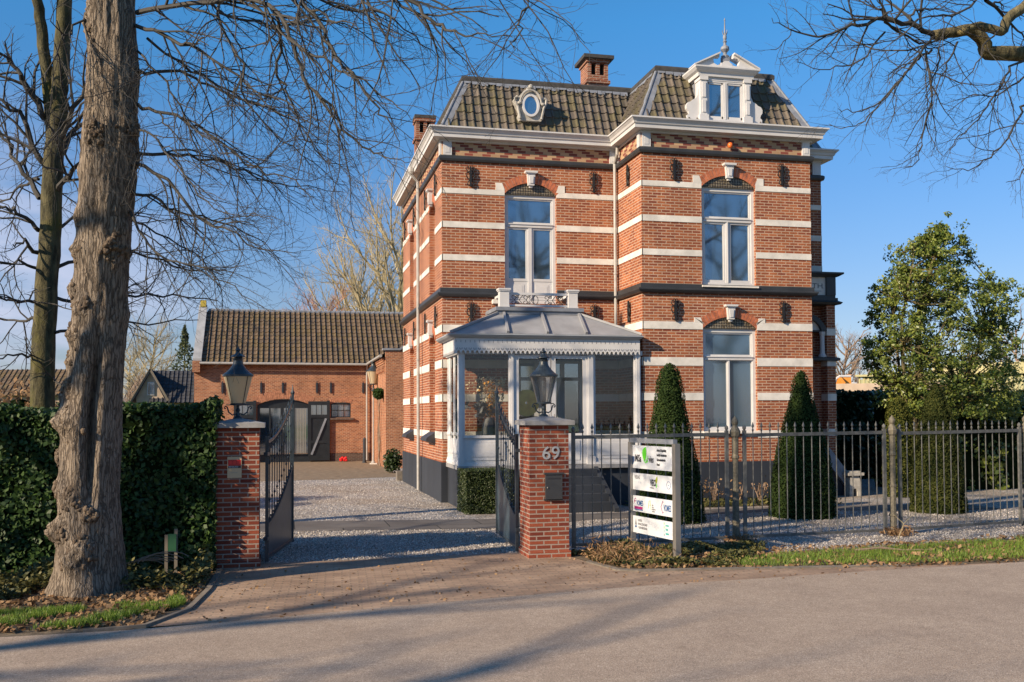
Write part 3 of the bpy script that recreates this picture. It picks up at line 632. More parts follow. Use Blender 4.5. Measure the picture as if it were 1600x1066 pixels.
# ---- oculus
oc=MB(); OX,OZ,OYY=2.21,9.70,-.02
def ell(rx,rz,n=28): return [(OX+rx*math.cos(2*PI*i/n),OZ+rz*math.sin(2*PI*i/n)) for i in range(n)]
outer=[(OX+x,OZ+z) for x,z in ((-.30,-.40),(.30,-.40),(.34,-.30),(.29,-.15),(.33,-.02),(.40,.10),(.42,.22),(.36,.26),(.31,.22),(.27,.30),(.18,.40),(.10,.44),(.05,.54),(-.05,.54),(-.10,.44),(-.18,.40),(-.27,.30),(-.31,.22),(-.36,.26),(-.42,.22),(-.40,.10),(-.33,-.02),(-.29,-.15),(-.34,-.30))]
outer=[(OX+(x-OX)*.9,OZ+(z-OZ)*.93) for x,z in outer]; oc.prism(outer,fnF(OYY),0,.42)
ocu=oc.build('oculus','stone_old',villa)
m=MB()
def ring(mb,rx,rz,w,y0,y1,n=28):
    a=ell(rx,rz,n); b=ell(rx+w,rz+w,n)
    for i in range(n):
        j=(i+1)%n; mb.prism([a[i],a[j],b[j],b[i]],fnF(0),y0,y1)
ring(m,.165,.225,.055,OYY-.06,OYY-.001); m.build('oculus_frame','white_paint',ocu)
m=MB(); m.prism(ell(.168,.228),fnF(OYY),-.02,-.003); m.build('pane','window_glass',ocu)
m=MB()
m.tube([(OX+.27*math.cos(q),OYY-.05,OZ+.04+.34*math.sin(q)) for q in [PI*i/12 for i in range(13)]],.028,6)
for s in (-1,1):
    m.lathe((OX+s*.30,OYY-.05,OZ+.04),[(.0,-.05),(.045,-.02),(.045,.02),(.0,.05)],8); m.tube([(OX+s*x,OYY-.04,OZ+z) for x,z in ((.34,.2),(.40,.16),(.38,.05),(.33,-.05),(.30,-.2),(.27,-.33))],.035,6)
m.lathe((OX,OYY-.05,OZ+.46),[(0,-.07),(.06,-.03),(.06,.03),(.0,.07)],8); m.build('carved_scroll','stone_old',ocu)
# ---- pipes
def pipe(pts,r=.045,rings=()):
    m=MB(); m.tube(pts,r,8)
    for z in rings: m.lathe((pts[-1][0],pts[-1][1],z),[(r+.012,-.02),(r+.012,.02)],8)
    m.build('downpipe','pipe_grey',villa)
pipe([(-.30,3.46,8.86),(-.30,3.46,8.7),(-.12,3.46,8.5),(-.12,3.46,.05)],.045,(7.1,5.4,3.6,1.8))
pipe([(4.36,-.3,8.75),(4.36,-.28,8.55),(4.36,-.09,8.35),(4.36,-.09,4.0)],.04,(7.2,5.6))
m=MB(); m.lathe((-.30,3.46,8.78),[(.06,-.08),(.09,0),(.09,.12)],8); m.build('hopper','pipe_grey',villa)
m=MB(); m.lathe((6.68,-1.80,8.50),[(.0,-.07),(.05,-.06),(.065,0),(.05,.05),(0,.07)],12); m.build('alarm_beacon','orange_plastic',villa,smooth=True)
m=MB(); m.box(1.22,1.34,-.16,0,4.78,4.88); m.build('spotlight','stone_white',villa)
# ---- projecting porch on the right side with the name panel
pf=fnF(-.6)
m=MB(); m.box(9.88,10.12,-.6,-.001,0.0,5.0); m.box(8.83,9.88,-.30,-.001,0.0,5.0); m.build('porch_wall','villa_brick',villa)
for z0,z1 in ((4.085,4.262),(3.3,3.44),(2.408,2.588),(1.512,1.688)):
    m=MB(); m.box(9.876,10.125,-.612,-.0,z0,z1)
    m.build('stone_band','stone_white',villa)
m=MB(); m.sweep([(0,4.86),(.10,4.88),(.14,4.93),(.05,4.98),(.05,5.05),(0,5.05)],[(8.84,-.6),(10.13,-.6),(10.13,0)]); m.box(8.84,10.14,-.60,-.0,4.86,5.12)
m.box(9.88,10.14,-.62,0,5.12,5.60); m.box(8.84,9.0,-.6,0,5.12,5.6); m.sweep([(0,5.58),(.06,5.6),(.16,5.66),(.16,5.70),(0,5.71)],[(8.84,-.6),(10.14,-.6),(10.14,0)]); m.box(8.84,10.13,-.59,0,5.60,5.69)
m.sweep([(0,3.42),(.08,3.44),(.08,3.50),(0,3.53)],[(8.84,-.6),(10.13,-.6),(10.13,0)]); m.box(8.84,10.12,-.59,-.2,3.43,3.52)
ac=arcpts(9.36,.38,4.2,.30,12); ao=arcpts(9.36,.52,4.2,.42,12)
m.prism(ac+ao[::-1],pf,0,.3); m.box(8.9,9.9,-.55,-.31,4.18,4.22); m.build('porch_frame','black_paint',villa)
m=MB(); m.box(9.0,9.878,-.56,-.3,5.12,5.60); npn=m.build('name_panel','stone_white',villa)
m=MB(); m.prism(ac,pf,.10,.2); m.build('arch_infill','stone_white',villa)
m=MB(); m.lathe((9.79,-.52,0),[(.10,3.53),(.10,3.58),(.07,3.61),(.062,3.66),(.058,4.08),(.075,4.12),(.085,4.18)],14); m.build('column','white_paint',villa,smooth=False)
def text(s,size,mat,fn,parent,sx=1,name='lettering',depth=.004,bold=0,align='LEFT',shear=0):
    cu=bpy.data.curves.new('t','FONT'); cu.body=s; cu.size=size; cu.extrude=0; cu.offset=bold; cu.align_x=align; cu.shear=shear; cu.resolution_u=3
    o=bpy.data.objects.new('t',cu); COL.objects.link(o); dg=bpy.context.evaluated_depsgraph_get(); me=bpy.data.meshes.new_from_object(o.evaluated_get(dg))
    mb=MB(); vs=[v.co for v in me.vertices]
    mb.add([fn(v.x*sx,v.y) for v in vs],[tuple(p.vertices) for p in me.polygons]); bpy.data.objects.remove(o); bpy.data.curves.remove(cu)
    return mb.build(name,mat,parent,uv=False,fix=False)
text('TH',.18,'ink_black',lambda x,y:(9.50+x,-.562,5.30+y),npn,1.3); text('EELT',.03,'ink_grey',lambda x,y:(9.50+x,-.562,5.22+y),npn,3) if False else None
m=MB(); m.box(9.5,9.76,-.5625,-.5605,5.22,5.235); m.box(9.79,9.83,-.5625,-.5605,5.30,5.315); m.build('lettering','ink_grey',npn)
# side steps with sloping stringer right of the villa
m=MB(); m.add([(9.55,-.9,1.2),(9.75,-.9,1.2),(10.6,-.9,.15),(10.6,-.9,0),(10.4,-.9,0),(9.55,-.9,1.0),(9.55,-.78,1.2),(9.75,-.78,1.2),(10.6,-.78,.15),(10.6,-.78,0),(10.4,-.78,0),(9.55,-.78,1.0)],[(0,1,2,3,4,5),(11,10,9,8,7,6),(0,6,7,1),(1,7,8,2),(2,8,9,3),(3,9,10,4),(4,10,11,5),(5,11,6,0)])
m.build('stair_stringer','lead',villa)
m=MB()
for i in range(4): m.box(9.5+.25*i,9.75+.25*i,-.77,-.61,0,.95-.24*i)
m.build('side_step','plinth_tar',villa)
# ---- veranda
VY=-1.75
def vbox(nm,mat,bx,parent=villa):
    m=MB()
    for b in bx: m.box(*b)
    return m.build(nm,mat,parent)
vbox('veranda_base','plinth_tar',[(.12,4.42,VY+.06,-.04,0,.86)])
vbox('veranda_floor','coping_stone',[(.08,4.42,VY-.06,-.04,.86,.95)])
XS=[(.10,.20),(1.26,1.37),(3.08,3.25),(4.24,4.38)]
for i,(a,b) in enumerate(XS):
    m=MB(); m.box(a,b,VY-.02,VY+.08,.95,3.52); m.box(a-.015,b+.015,VY-.035,VY+.095,.95,1.12); m.box(a+.03,b-.03,VY-.035,VY-.02,1.15,3.4)
    if i==0:
        for yy in (-1.50,-.95,-.35,-.12): m.lathe((a+.04,yy,0),[(.06,.95),(.075,1.0),(.05,1.06),(.035,1.1),(.035,1.6),(.055,1.63),(.055,1.68),(.035,1.7),(.032,3.5)],8)
        m.box(a,a+.05,-1.65,-.1,1.2,1.24)
    m.build('veranda_post','white_paint',villa)
vbox('veranda_plate','white_paint',[(.08,4.42,VY-.03,VY+.09,3.45,3.55),(.08,.2,VY+.1,-.05,3.45,3.55)])
def fixed(x0,x1):
    m=MB(); z0,z1,zs=.95,3.45,1.63
    m.box(x0,x1,VY,VY+.05,z0,zs-.06); m.box(x0,x1,VY-.04,VY+.07,zs-.06,zs); m.box(x0+.1,x1-.1,VY-.012,VY,z0+.12,zs-.14); m.box(x0+.16,x1-.16,VY-.022,VY-.012,z0+.2,zs-.2)
    m.box(x0,x1,VY-.03,VY,z0,z0+.05)
    m.box(x0,x0+.03,VY,VY+.05,zs,z1); m.box(x1-.03,x1,VY,VY+.05,zs,z1); o=m.build('veranda_light','white_paint',villa)
    g=MB(); g.box(x0+.03,x1-.03,VY+.02,VY+.028,zs,z1); g.build('pane','veranda_glass',o)
fixed(.20,1.26); fixed(3.25,4.24)
m=MB(); m.box(.115,.16,VY+.10,-.1,.95,1.55); o=m.build('veranda_light','white_paint',villa)
g=MB(); g.box(.13,.138,VY+.1,-.1,1.55,3.45); g.build('pane','veranda_glass',o)
for a,b,hx in ((1.37,2.215,2.16),(2.235,3.08,2.29)):
    m=MB(); m.box(a,a+.10,VY,VY+.05,.96,3.44); m.box(b-.10,b,VY,VY+.05,.96,3.44); m.box(a+.1,b-.1,VY,VY+.05,3.36,3.44); m.box(a+.1,b-.1,VY,VY+.05,.96,1.62); m.box(a+.18,b-.18,VY-.01,VY,1.05,1.5)
    m.box(a+.1,b-.1,VY+.01,VY+.04,1.62,1.66)
    o=m.build('veranda_door','white_paint',villa); g=MB(); g.box(a+.1,b-.1,VY+.02,VY+.028,1.64,3.36); g.build('pane','veranda_glass',o)
    g=MB(); g.tube([(hx,VY-.05,1.95),(hx,VY-.05,2.1)],.012,6); g.box(hx-.015,hx+.015,VY-.05,VY,2.0,2.03); g.build('handle','steel',o)
# gutter, fascia and fretwork valance
m=MB(); m.sweep([(0,3.80),(.14,3.80),(.20,3.83),(.24,3.87),(.24,3.895),(0,3.9)],[(.08,-.05),(.08,VY+.0),(4.14,VY+.0),(4.14,VY+.03)]); m.build('veranda_gutter','paint_shade',villa)
m=MB(); fy=VY-.12; x=.02; 
zt_,zb_=3.80,3.50; n=int((4.36-.02)/.105)
for i in range(n):
    a=.02+i*.105; c=a+.0525
    pts=[(a,zt_),(a,zb_-.045),(a+.012,zb_-.03)]+[(c+.034*math.cos(q),zb_-.02+.045*math.sin(q)) for q in [PI-PI*k/8 for k in range(9)]]+[(a+.093,zb_-.03),(a+.105,zb_-.045),(a+.105,zt_)]
    m.prism(pts,fnF(fy),0,.02)
for i in range(int(1.7/.105)):
    a=VY-.1+i*.105; c=a+.0525
    pts=[(a,zt_),(a,zb_-.045),(a+.012,zb_-.03)]+[(c+.034*math.cos(q),zb_-.02+.045*math.sin(q)) for q in [PI-PI*k/8 for k in range(9)]]+[(a+.093,zb_-.03),(a+.105,zb_-.045),(a+.105,zt_)]
    m.prism(pts,fnX(0.0),0,.02)
fr=m.build('fretwork_valance','white_paint',villa)
m=MB()
for i in range(n):
    a=.02+i*.105; m.box(a-.006,a+.006,fy-.003,fy-.0005,zt_-.10,zt_-.045); m.box(a+.02,a+.034,fy-.003,fy-.0005,zb_+.045,zb_+.085); m.box(a+.071,a+.085,fy-.003,fy-.0005,zb_+.045,zb_+.085); m.box(a-.007,a+.007,fy-.003,fy-.0005,zb_+.03,zb_+.07)
m.build('fretwork_piercing','ink_grey',fr)['kind']='stuff'
# zinc roof
m=MB(); A=[(-.12,-.02,3.90),(-.12,-1.97,3.90),(4.36,-1.97,3.90),(4.40,-1.73,3.90),(1.12,-.02,4.46),(1.12,-1.16,4.43),(3.12,-1.16,4.43),(4.44,-1.0,4.02),(3.12,-.02,4.46),(4.44,-.02,4.02)]
m.add(A,[(0,1,5,4),(1,2,6,5),(2,3,7,6),(4,5,6,8),(6,7,9,8)]); vr=m.build('veranda_roof','zinc',villa)
def onroof(x,t): # t 0 at eave,1 at top
    return Vector((x,-1.97+t*.81,3.90+t*.53))
for xb,xt in ((1.18,1.26),(2.10,2.16),(3.01,3.07)):
    m=MB(); m.bar(onroof(xb,.0)+Vector((0,0,.03)),onroof(xt,1)+Vector((0,0,.03)),.055,.07); m.build('standing_seam','zinc',vr)
for a,b in (((-.12,-1.97,3.91),(1.12,-1.16,4.43)),((4.34,-1.97,3.91),(3.12,-1.16,4.43))):
    m=MB(); m.bar(Vector(a)+Vector((0,0,.02)),Vector(b)+Vector((0,0,.02)),.06,.05); m.build('standing_seam','zinc',vr)
# balcony
vbox('balcony_deck','lead',[(1.10,3.14,-1.19,-.02,4.42,4.50),(1.06,3.18,-1.23,-.02,4.50,4.585)])
for a,b in ((1.18,1.40),(2.84,3.06)):
    m=MB(); m.box(a,b,-1.12,-.92,4.586,4.99); m.box(a-.035,b+.035,-1.155,-.885,4.99,5.03); m.box(a-.02,b+.02,-1.14,-.90,4.96,4.99); m.box(a-.01,b+.01,-1.13,-.91,4.586,4.62); m.build('balcony_post','white_paint',villa)
m=MB(); m.box(1.40,2.84,-1.05,-.99,4.89,4.945); m.box(1.40,2.84,-1.05,-.99,4.62,4.665); m.box(1.28,1.34,-.92,-.05,4.89,4.945); m.box(2.90,2.96,-.92,-.05,4.89,4.945); m.box(1.28,1.34,-.92,-.05,4.62,4.665); m.box(2.90,2.96,-.92,-.05,4.62,4.665); m.build('balcony_rail','white_paint',villa)
m=MB(); bm_=4.777
def curl(cx,cz,r,a0,a1,k=.35,n=10,y=-1.02): return [(cx+r*(1-(1-k)*i/n)*math.cos(a0+(a1-a0)*i/n),y,cz+r*(1-(1-k)*i/n)*math.sin(a0+(a1-a0)*i/n)) for i in range(n+1)]
for cx in (1.52,1.80,2.32,2.60):
    for s in (-1,1):
        m.tube(curl(cx,bm_+s*.055,.055,0,s*5.2),.0095,4); m.tube(curl(cx+.10,bm_+s*.06,.045,PI,PI-s*5.0),.0095,4); m.tube([(cx+.02,-1.02,bm_),(cx+.14,-1.02,bm_+s*.115)],.0095,4); m.tube([(cx+.14,-1.02,bm_-s*.0),(cx+.24,-1.02,bm_+s*.115)],.0095,4)
m.tube([(2.06+.06*math.cos(2*PI*i/12),-1.02,bm_+.1*math.sin(2*PI*i/12)) for i in range(13)],.0095,4); m.tube([(1.4,-1.02,bm_),(2.84,-1.02,bm_)],.005,4); m.build('balcony_ironwork','black_paint',villa)
# house door and side lights inside the veranda
m=MB(); D=lambda a,b,c,d,w0=.0,w1=-.06: m.box(a,b,w1,w0,c,d)
D(1.80,1.90,.95,3.42);D(3.40,3.50,.95,3.42);D(1.9,3.4,3.34,3.42);D(1.9,3.4,2.92,3.0);D(2.27,2.37,.95,3.34);D(2.93,3.03,.95,3.34);D(1.9,2.27,.95,1.55);D(3.03,3.4,.95,1.55)
m.box(2.37,2.93,-.05,-.0,.95,1.55); m.box(2.37,2.45,-.05,0,1.55,2.92); m.box(2.85,2.93,-.05,0,1.55,2.92)
o=m.build('front_door','white_paint',villa); m=MB(); m.box(1.9,3.4,-.02,-.004,.95,3.34); m.build('pane','window_glass',o)
# stoop
m=MB()
for i in range(5): m.box(1.40,3.20,VY-.08-.27*(i+1),VY-.06-.27*i,0,.86-.165*i)
m.build('stoop_step','plinth_tar',villa)
m=MB(); m.add([(3.2,-1.84,.9),(3.3,-1.84,.9),(3.3,-3.3,.08),(3.2,-3.3,.08),(3.2,-1.84,0),(3.3,-1.84,0),(3.3,-3.3,0),(3.2,-3.3,0)],[(0,1,2,3),(4,7,6,5),(0,4,5,1),(1,5,6,2),(2,6,7,3),(3,7,4,0)]); m.build('stoop_cheek','plinth_tar',villa)
# things inside the veranda
t=thing('gold_disc_sculpture','gilded round disc with a hole at its centre standing in the veranda','sculpture',(1.78,-1.2,.95))
m=MB(); Cx,Cz=1.78,2.36
pa=[(Cx+.30*math.cos(2*PI*i/36)*(1+.02*math.sin(3*i)),Cz+.31*math.sin(2*PI*i/36)) for i in range(36)]; pb=[(Cx+.035*math.cos(2*PI*i/36),Cz+.035*math.sin(2*PI*i/36)) for i in range(36)]
for i in range(36):
    j=(i+1)%36; m.prism([pb[i],pb[j],pa[j],pa[i]],fnF(-1.22),0,.05)
m.build('disc','brass',t); m=MB(); m.box(1.62,1.94,-1.32,-1.08,.95,2.03); m.box(1.56,2.0,-1.36,-1.04,2.0,2.05); m.build('pedestal','dark_room',t)
t=thing('flower_vase','tall grey vase of dried orange and cream flowers in the veranda window','vase',(.90,-1.2,.95))
m=MB(); m.lathe((.90,-1.2,0),[(.10,.95),(.16,1.2),(.19,1.5),(.17,1.8),(.12,1.98),(.13,2.03)],16); m.build('vase_body','ceramic_grey',t,smooth=True)
for nm,mt,n,sp,z0,z1,cx in (('orange_flower','dry_orange',260,.10,2.05,2.85,.93),('cream_flower','dry_cream',320,.30,2.35,2.95,1.0),('dark_leaf','ceramic_grey',60,.22,2.05,2.35,.78)):
    P=np.empty((n,3)); zz=np.random.rand(n); P[:,2]=z0+(z1-z0)*zz; P[:,0]=cx+np.random.normal(size=n)*sp*(.4+zz*.6); P[:,1]=-1.2+np.random.normal(size=n)*.08
    P[:,0]=np.clip(P[:,0],.3,1.22); U,V=leaf_axes(rnd_dirs(n),.05 if nm!='dark_leaf' else .12,1.4); quads(nm,P,U,V,mt,t)
m=MB()
for i in range(26):
    a=random.uniform(-.22,.28); m.tube([(.9+random.uniform(-.05,.05),-1.2,1.95),(.9+a*.5,-1.2,2.3),(.92+a,-1.2+random.uniform(-.1,.1),2.5+random.random()*.4)],.003,3,False)
m.build('stem','dry_cream',t)
# ================================================ COACH HOUSE
coach=thing('coach_house','long low brick coach house with brown pantile roof at the end of the gravel drive','coach house',(-3.5,22,0))
CF=fnF(22.0)
m=MB(); wall(m,CF,-7.55,.2,.38,4.35,{(-4.86,-2.54):[(.381,2.56,.27)],(-1.63,-.74):[(1.98,2.62,.07)]},.3)
m.box(-7.55,-7.25,22.3,28,.0,4.35); m.box(.2,4,22.0,22.3,0,4.35)
m.prism([(22.0,4.35),(28.0,4.35),(25,7.05)],lambda u,w,z:(w,u,z),-7.55,-7.3)
m.build('wall','coach_brick',coach)
for a,b in ((-7.56,-4.86),(-2.54,.2)):
    m=MB(); ubox(m,CF,a,b,-.01,.3,0,.38); m.build('plinth','coach_plinth',coach)
def carch(u0,u1,zs,h,T):
    a=(u1-u0)/2; uc=(u0+u1)/2; Rr=(a*a+h*h)/(2*h); zc=zs+h-Rr; th=math.asin(a/Rr); n=int(2*th*Rr/.075); m=MB()
    P=lambda q,r:(uc+r*math.sin(q),zc+r*math.cos(q))
    for i in range(n): m.prism([P(-th+2*th*(i+.1)/n,Rr),P(-th+2*th*(i+.9)/n,Rr),P(-th+2*th*(i+.9)/n,Rr+T),P(-th+2*th*(i+.1)/n,Rr+T)],CF,-.012,.01)
    m.build('brick_arch','coach_arch',coach)
carch(-4.9,-2.5,2.56,.28,.36); carch(-1.65,-.72,2.62,.07,.2)
sl2=Vector((3.15,2.62)).normalized(); L2=math.hypot(3.15,2.62)
m=MB(); tiles(m,(-7.2,21.72,4.42),(1,0,0),(0,1,0),14,L2/14,lambda v:0,lambda v:9.5,.235,.055,.035,sl2)
cr=m.build('roof','coach_tile',coach,fix=False)
m=MB(); m.add([(-7.3,21.8,4.38),(4,21.8,4.38),(4,24.9,6.98),(-7.3,24.9,6.98),(-7.3,28.2,4.3),(4,28.2,4.3)],[(0,1,2,3),(3,2,5,4)]); m.build('roof_deck','coach_tile',cr)
m=MB()
for i in range(40): m.lathe((0,0,0),[(0,0)],3) if False else m.tube([(-7.15+i*.235,24.88,7.04),(-6.925+i*.235,24.88,7.055)],[.085,.10],8)
m.build('ridge_tile','lead',cr)
m=MB(); m.add([(-7.58,21.66,4.36),(-7.22,21.66,4.36),(-7.22,24.9,7.12),(-7.58,24.9,7.12),(-7.58,21.66,4.60),(-7.22,21.66,4.60),(-7.22,24.9,7.30),(-7.58,24.9,7.30)],[(0,3,2,1),(4,5,6,7),(0,1,5,4),(1,2,6,5),(2,3,7,6),(3,0,4,7)]); m.build('gable_coping','stone_coping',coach)
m=MB(); m.box(-7.60,-7.28,21.62,22.05,4.0,4.5); m.build('kneeler','coach_brick',coach)
m=MB(); m.box(-7.52,-7.26,24.7,24.98,7.2,7.50); m.build('gable_finial','lichen_yellow',coach)
m=MB(); m.tube([(-7.3,21.66,4.40),(.0,21.66,4.38)],.06,8); m.build('gutter','pipe_grey',coach)
m=MB(); m.tube([(-.02,21.66,4.35),(-.02,21.9,4.1),(-.02,21.9,.05)],.04,8); m.build('downpipe','pipe_grey',coach)
for u in (-6.35,-5.6-.0,-4.69,-3.75,-2.25,-1.63,-.18):
    m=MB(); ubox(m,CF,u-.05,u+.05,-.05,0,3.12,3.55); ubox(m,CF,u-.02,u+.02,-.06,-.05,3.05,3.62); m.build('wall_anchor','plinth_tar',coach)
# opening: dark frame, glass, curtain
m=MB(); F=lambda a,b,c,d:ubox(m,CF,a,b,.12,.2,c,d)
F(-4.86,-4.74,.02,2.56);F(-2.66,-2.54,.02,2.56);F(-4.74,-2.66,2.42,2.56);F(-4.74,-2.66,.02,.34); F(-3.85,-3.70,.34,2.42);F(-4.35,-4.28,.34,2.42);F(-3.28,-3.22,.34,2.42)
m.prism(arcpts(-3.7,1.16,2.56,.26),CF,.12,.2)
o=m.build('glazed_doorway','green_black',coach)
m=MB(); ubox(m,CF,-4.74,-2.66,.16,.165,.34,2.42); m.build('pane','window_glass',o)
m=MB(); 
for i in range(7): ubox(m,CF,-3.2+i*.07,-3.16+i*.07,.14,.158,.36,2.4)
m.build('curtain','curtain',o)
def barn_door(u0,u1,s):
    m=MB(); B=lambda a,b,c,d,w0=-.12,w1=-.06:ubox(m,CF,a,b,w0,w1,c,d)
    B(u0,u0+.13,.06,2.72);B(u1-.13,u1,.06,2.76);B(u0+.13,u1-.13,2.55,2.72);B(u0+.13,u1-.13,1.98,2.12);B(u0+.13,u1-.13,.06,.28);B(u0+.13,u1-.13,.84,.95)
    B(u0+.13,u1-.13,.28,1.98,-.085,-.06)
    for q in (.33,.66): B(u0+.13+(u1-u0-.26)*q-.015,u0+.13+(u1-u0-.26)*q+.015,2.12,2.55)
    d=m.build('barn_door','green_black',coach)
    m=MB(); x0,x1=(u0+.15,u1-.17) if s>0 else (u1-.15,u0+.17)
    m.bar((x0,21.885,.32),(x1,21.885,1.95),.05,.09,(1,0,0)); m.build('brace','lead',d)
    m=MB(); ubox(m,CF,u0+.13,u1-.13,-.08,-.075,2.12,2.55); m.build('pane','window_glass',d)
barn_door(-2.64,-1.68,1); barn_door(-5.86,-4.9,-1)
m=MB(); F=lambda a,b,c,d:ubox(m,CF,a,b,.03,.09,c,d)
F(-1.63,-1.58,1.98,2.62);F(-.79,-.74,1.98,2.62);F(-1.58,-.79,1.98,2.03);F(-1.58,-.79,2.57,2.66);F(-1.58,-.79,2.30,2.33)
for q in (.33,.66): F(-1.58+.79*q-.012,-1.58+.79*q+.012,2.03,2.57)
o=m.build('window','green_black',coach); m=MB(); ubox(m,CF,-1.6,-.76,.06,.065,2.0,2.6); m.build('pane','blind_sky_glass',o); m=MB(); ubox(m,CF,-1.72,-.62,-.12,.03,1.88,1.96); m.build('sill','coach_plinth',o)
# side wing
m=MB(); m.box(.2,.5,15.8,22.0,0,4.38); m.prism([(.2,0),(6,0),(6,7.2),(4.2,7.2),(.75,4.62),(.2,4.62)],fnF(15.5),0,.3)
for i in range(4): m.box(.2-.03*(i+1),.2,15.8,21.95,4.05+.08*i,4.12+.08*i)
for i in range(10): m.box(.08,.2,15.85+i*.6,16.0+i*.6,3.8,4.05)
m.build('wing_wall','coach_brick',coach)
m=MB(); m.add([(.08,15.44,4.64),(.76,15.44,4.64),(4.2,15.44,7.22),(4.2,15.44,7.32),(.74,15.44,4.72),(.08,15.44,4.72),(.08,15.84,4.64),(.76,15.84,4.64),(4.2,15.84,7.22),(4.2,15.84,7.32),(.74,15.84,4.72),(.08,15.84,4.72)],[(0,1,2,3,4,5),(11,10,9,8,7,6),(5,4,10,11),(4,3,9,10),(0,5,11,6),(0,6,7,1),(1,7,8,2)]); m.build('wing_coping','lead',coach)
m=MB(); m.tube([(.0,15.5,4.42),(.0,21.8,4.42)],.06,8); m.build('gutter','pipe_grey',coach)
m=MB(); m.add([(0.05,15.7,4.46),(4.2,15.7,7.2),(4.2,22.5,7.2),(0.05,22.5,4.46)],[(0,1,2,3)]); m.build('wing_roof','coach_tile',coach)
# yard lamp, bollard, climber, red thing, shrub
def lantern(name,label,c,s=1.0,milky=True,grp=None,foot=True):
    x,y,z=c; t=thing(name,label,'lantern',c,grp); g='lamp_glass_milky' if milky else 'lamp_glass_clear'
    m=MB(); m.lathe((x,y,z),[(.07*s,0),(.07*s,.02*s),(.03*s,.05*s),(.022*s,.10*s),(.035*s,.13*s),(.02*s,.16*s),(.02*s,.19*s),(.11*s,.20*s),(.115*s,.225*s),(.10*s,.23*s)],12)
    for k in range(2):
        c_,s_=math.cos(k*PI+.15),math.sin(k*PI+.15)
        m.tube([(x+c_*r*s,y+s_*r*s,z+h*s) for r,h in ((.02,.08),(.08,.06),(.13,.10),(.15,.17),(.18,.19),(.195,.165),(.17,.145))],.011*s,5)
        m.tube([(x+c_*r*s,y+s_*r*s,z+h*s) for r,h in ((.1,.205),(.17,.205))],.008*s,4)
    m.build('bracket','iron',t,smooth=False)
    m=MB(); m.lathe((x,y,z),[(.105*s,.23*s),(.205*s,.62*s)],20,cap=False); m.build('glass',g,t,smooth=True)
    m=MB()
    for k in range(4):
        q=k*PI/2+.75; m.tube([(x+.108*s*math.cos(q),y+.108*s*math.sin(q),z+.23*s),(x+.208*s*math.cos(q),y+.208*s*math.sin(q),z+.62*s)],.006*s,4)
    m.build('rib','iron',t)
    m=MB(); m.lathe((x,y,z),[(.20*s,.615*s),(.222*s,.62*s),(.222*s,.645*s),(.19*s,.665*s),(.13*s,.72*s),(.085*s,.78*s),(.075*s,.80*s),(.068*s,.85*s),(.075*s,.87*s),(.062*s,.885*s),(.055*s,.90*s),(.05*s,.905*s)],20)
    m.lathe((x,y,z),[(.05*s,.90*s),(.105*s,.905*s),(.10*s,.92*s),(.05*s,.945*s),(.03*s,.965*s),(.022*s,.985*s),(.038*s,1.0*s),(.035*s,1.015*s),(.012*s,1.03*s),(.01*s,1.06*s)],16); m.build('cap','iron',t)
    m=MB(); m.lathe((x,y,z),[(.015*s,.23*s),(.02*s,.34*s),(.03*s,.36*s),(.032*s,.45*s),(.0,.48*s)],10); m.build('bulb','lamp_glass_clear' if not milky else 'white_paint',t,smooth=True)
    return t
lp=thing('lamp_post','tall thin grey post of the yard lamp beside the bare climber','lamp post',(.02,19.0,0))
m=MB(); m.lathe((.02,19,0),[(.09,0),(.09,.1),(.05,.16),(.04,.5),(.035,3.1),(.05,3.14)],10); m.build('shaft','pipe_grey',lp); m=MB(); m.box(-.12,.16,18.86,19.14,0,.05); m.build('foot','stone_white',lp)
lantern('lantern','amber glass lantern on the yard lamp post by the side wing',(.02,19.0,3.12),1.35,True,'lanterns')
t=thing('bollard','thin dark iron bollard standing before the yard lamp post','bollard',(-.25,20.4,0))
m=MB(); m.lathe((-.25,20.4,0),[(.07,0),(.07,1.0),(.08,1.02),(.05,1.1),(0,1.12)],10); m.build('shaft','plinth_tar',t); m=MB(); m.lathe((-.25,20.4,0),[(.10,0),(.10,.05)],10); m.build('foot','plinth_tar',t)
m=MB()
for k in range(4):
    pts=[(.13-.03*abs(math.sin(k+i)),17.2+.15*k+.25*math.sin(i*1.3+k),i*.32) for i in range(10)]; m.tube(pts,[.03-.002*i for i in range(10)],5)
t=thing('bare_climber','bare twisted climber stem with one round green tuft on the side wing','climber',(.13,17.2,0)); m.build('stem','twig_brown',t)
n=500; P=rnd_dirs(n)*.23*np.random.rand(n,1)**.3+np.array([.0,16.4,2.95]); U,V=leaf_axes(rnd_dirs(n),.09); quads('foliage',P,U,V,'ivy_leaf',t)
m=MB()
for i in range(7): m.lathe((-1.22+.045*i+random.uniform(-.03,.03),21.6+random.uniform(-.05,.05),.07+.05*(i%3)),[(0,-.07),(.06,-.04),(.08,0),(.05,.05),(0,.07)],7)
tag(m.build('red_object','red_plastic'),'small crumpled bright red object on the ground by the coach house wall','red object')
def clump_bush(name,label,cat,c,r,mat,n,ls,cores=1,grp=None):
    t=thing(name,label,cat,(c[0],c[1],0),grp); cx,cy,cz=c; d=rnd_dirs(n); rr=np.random.rand(n,1)**.35
    P=d*rr*np.array(r)+np.array([cx,cy,cz]); P=P[P[:,2]>0]; U,V=leaf_axes(rnd_dirs(len(P),(-.3,-.6,.5),.7),ls); quads('foliage',P,U,V,mat,t)
    m=MB(); m.lathe((cx,cy,cz),[(0,-r[2]*.75),(r[0]*.5,-r[2]*.5),(r[0]*.7,0),(r[0]*.5,r[2]*.5),(0,r[2]*.7)],10); m.build('shade_core','bush_core',t); return t
clump_bush('round_shrub','small dark round shrub in a pot corner between villa and side wing','shrub',(.15,12.5,.42),(.36,.36,.48),'hedge_dark',700,.08)
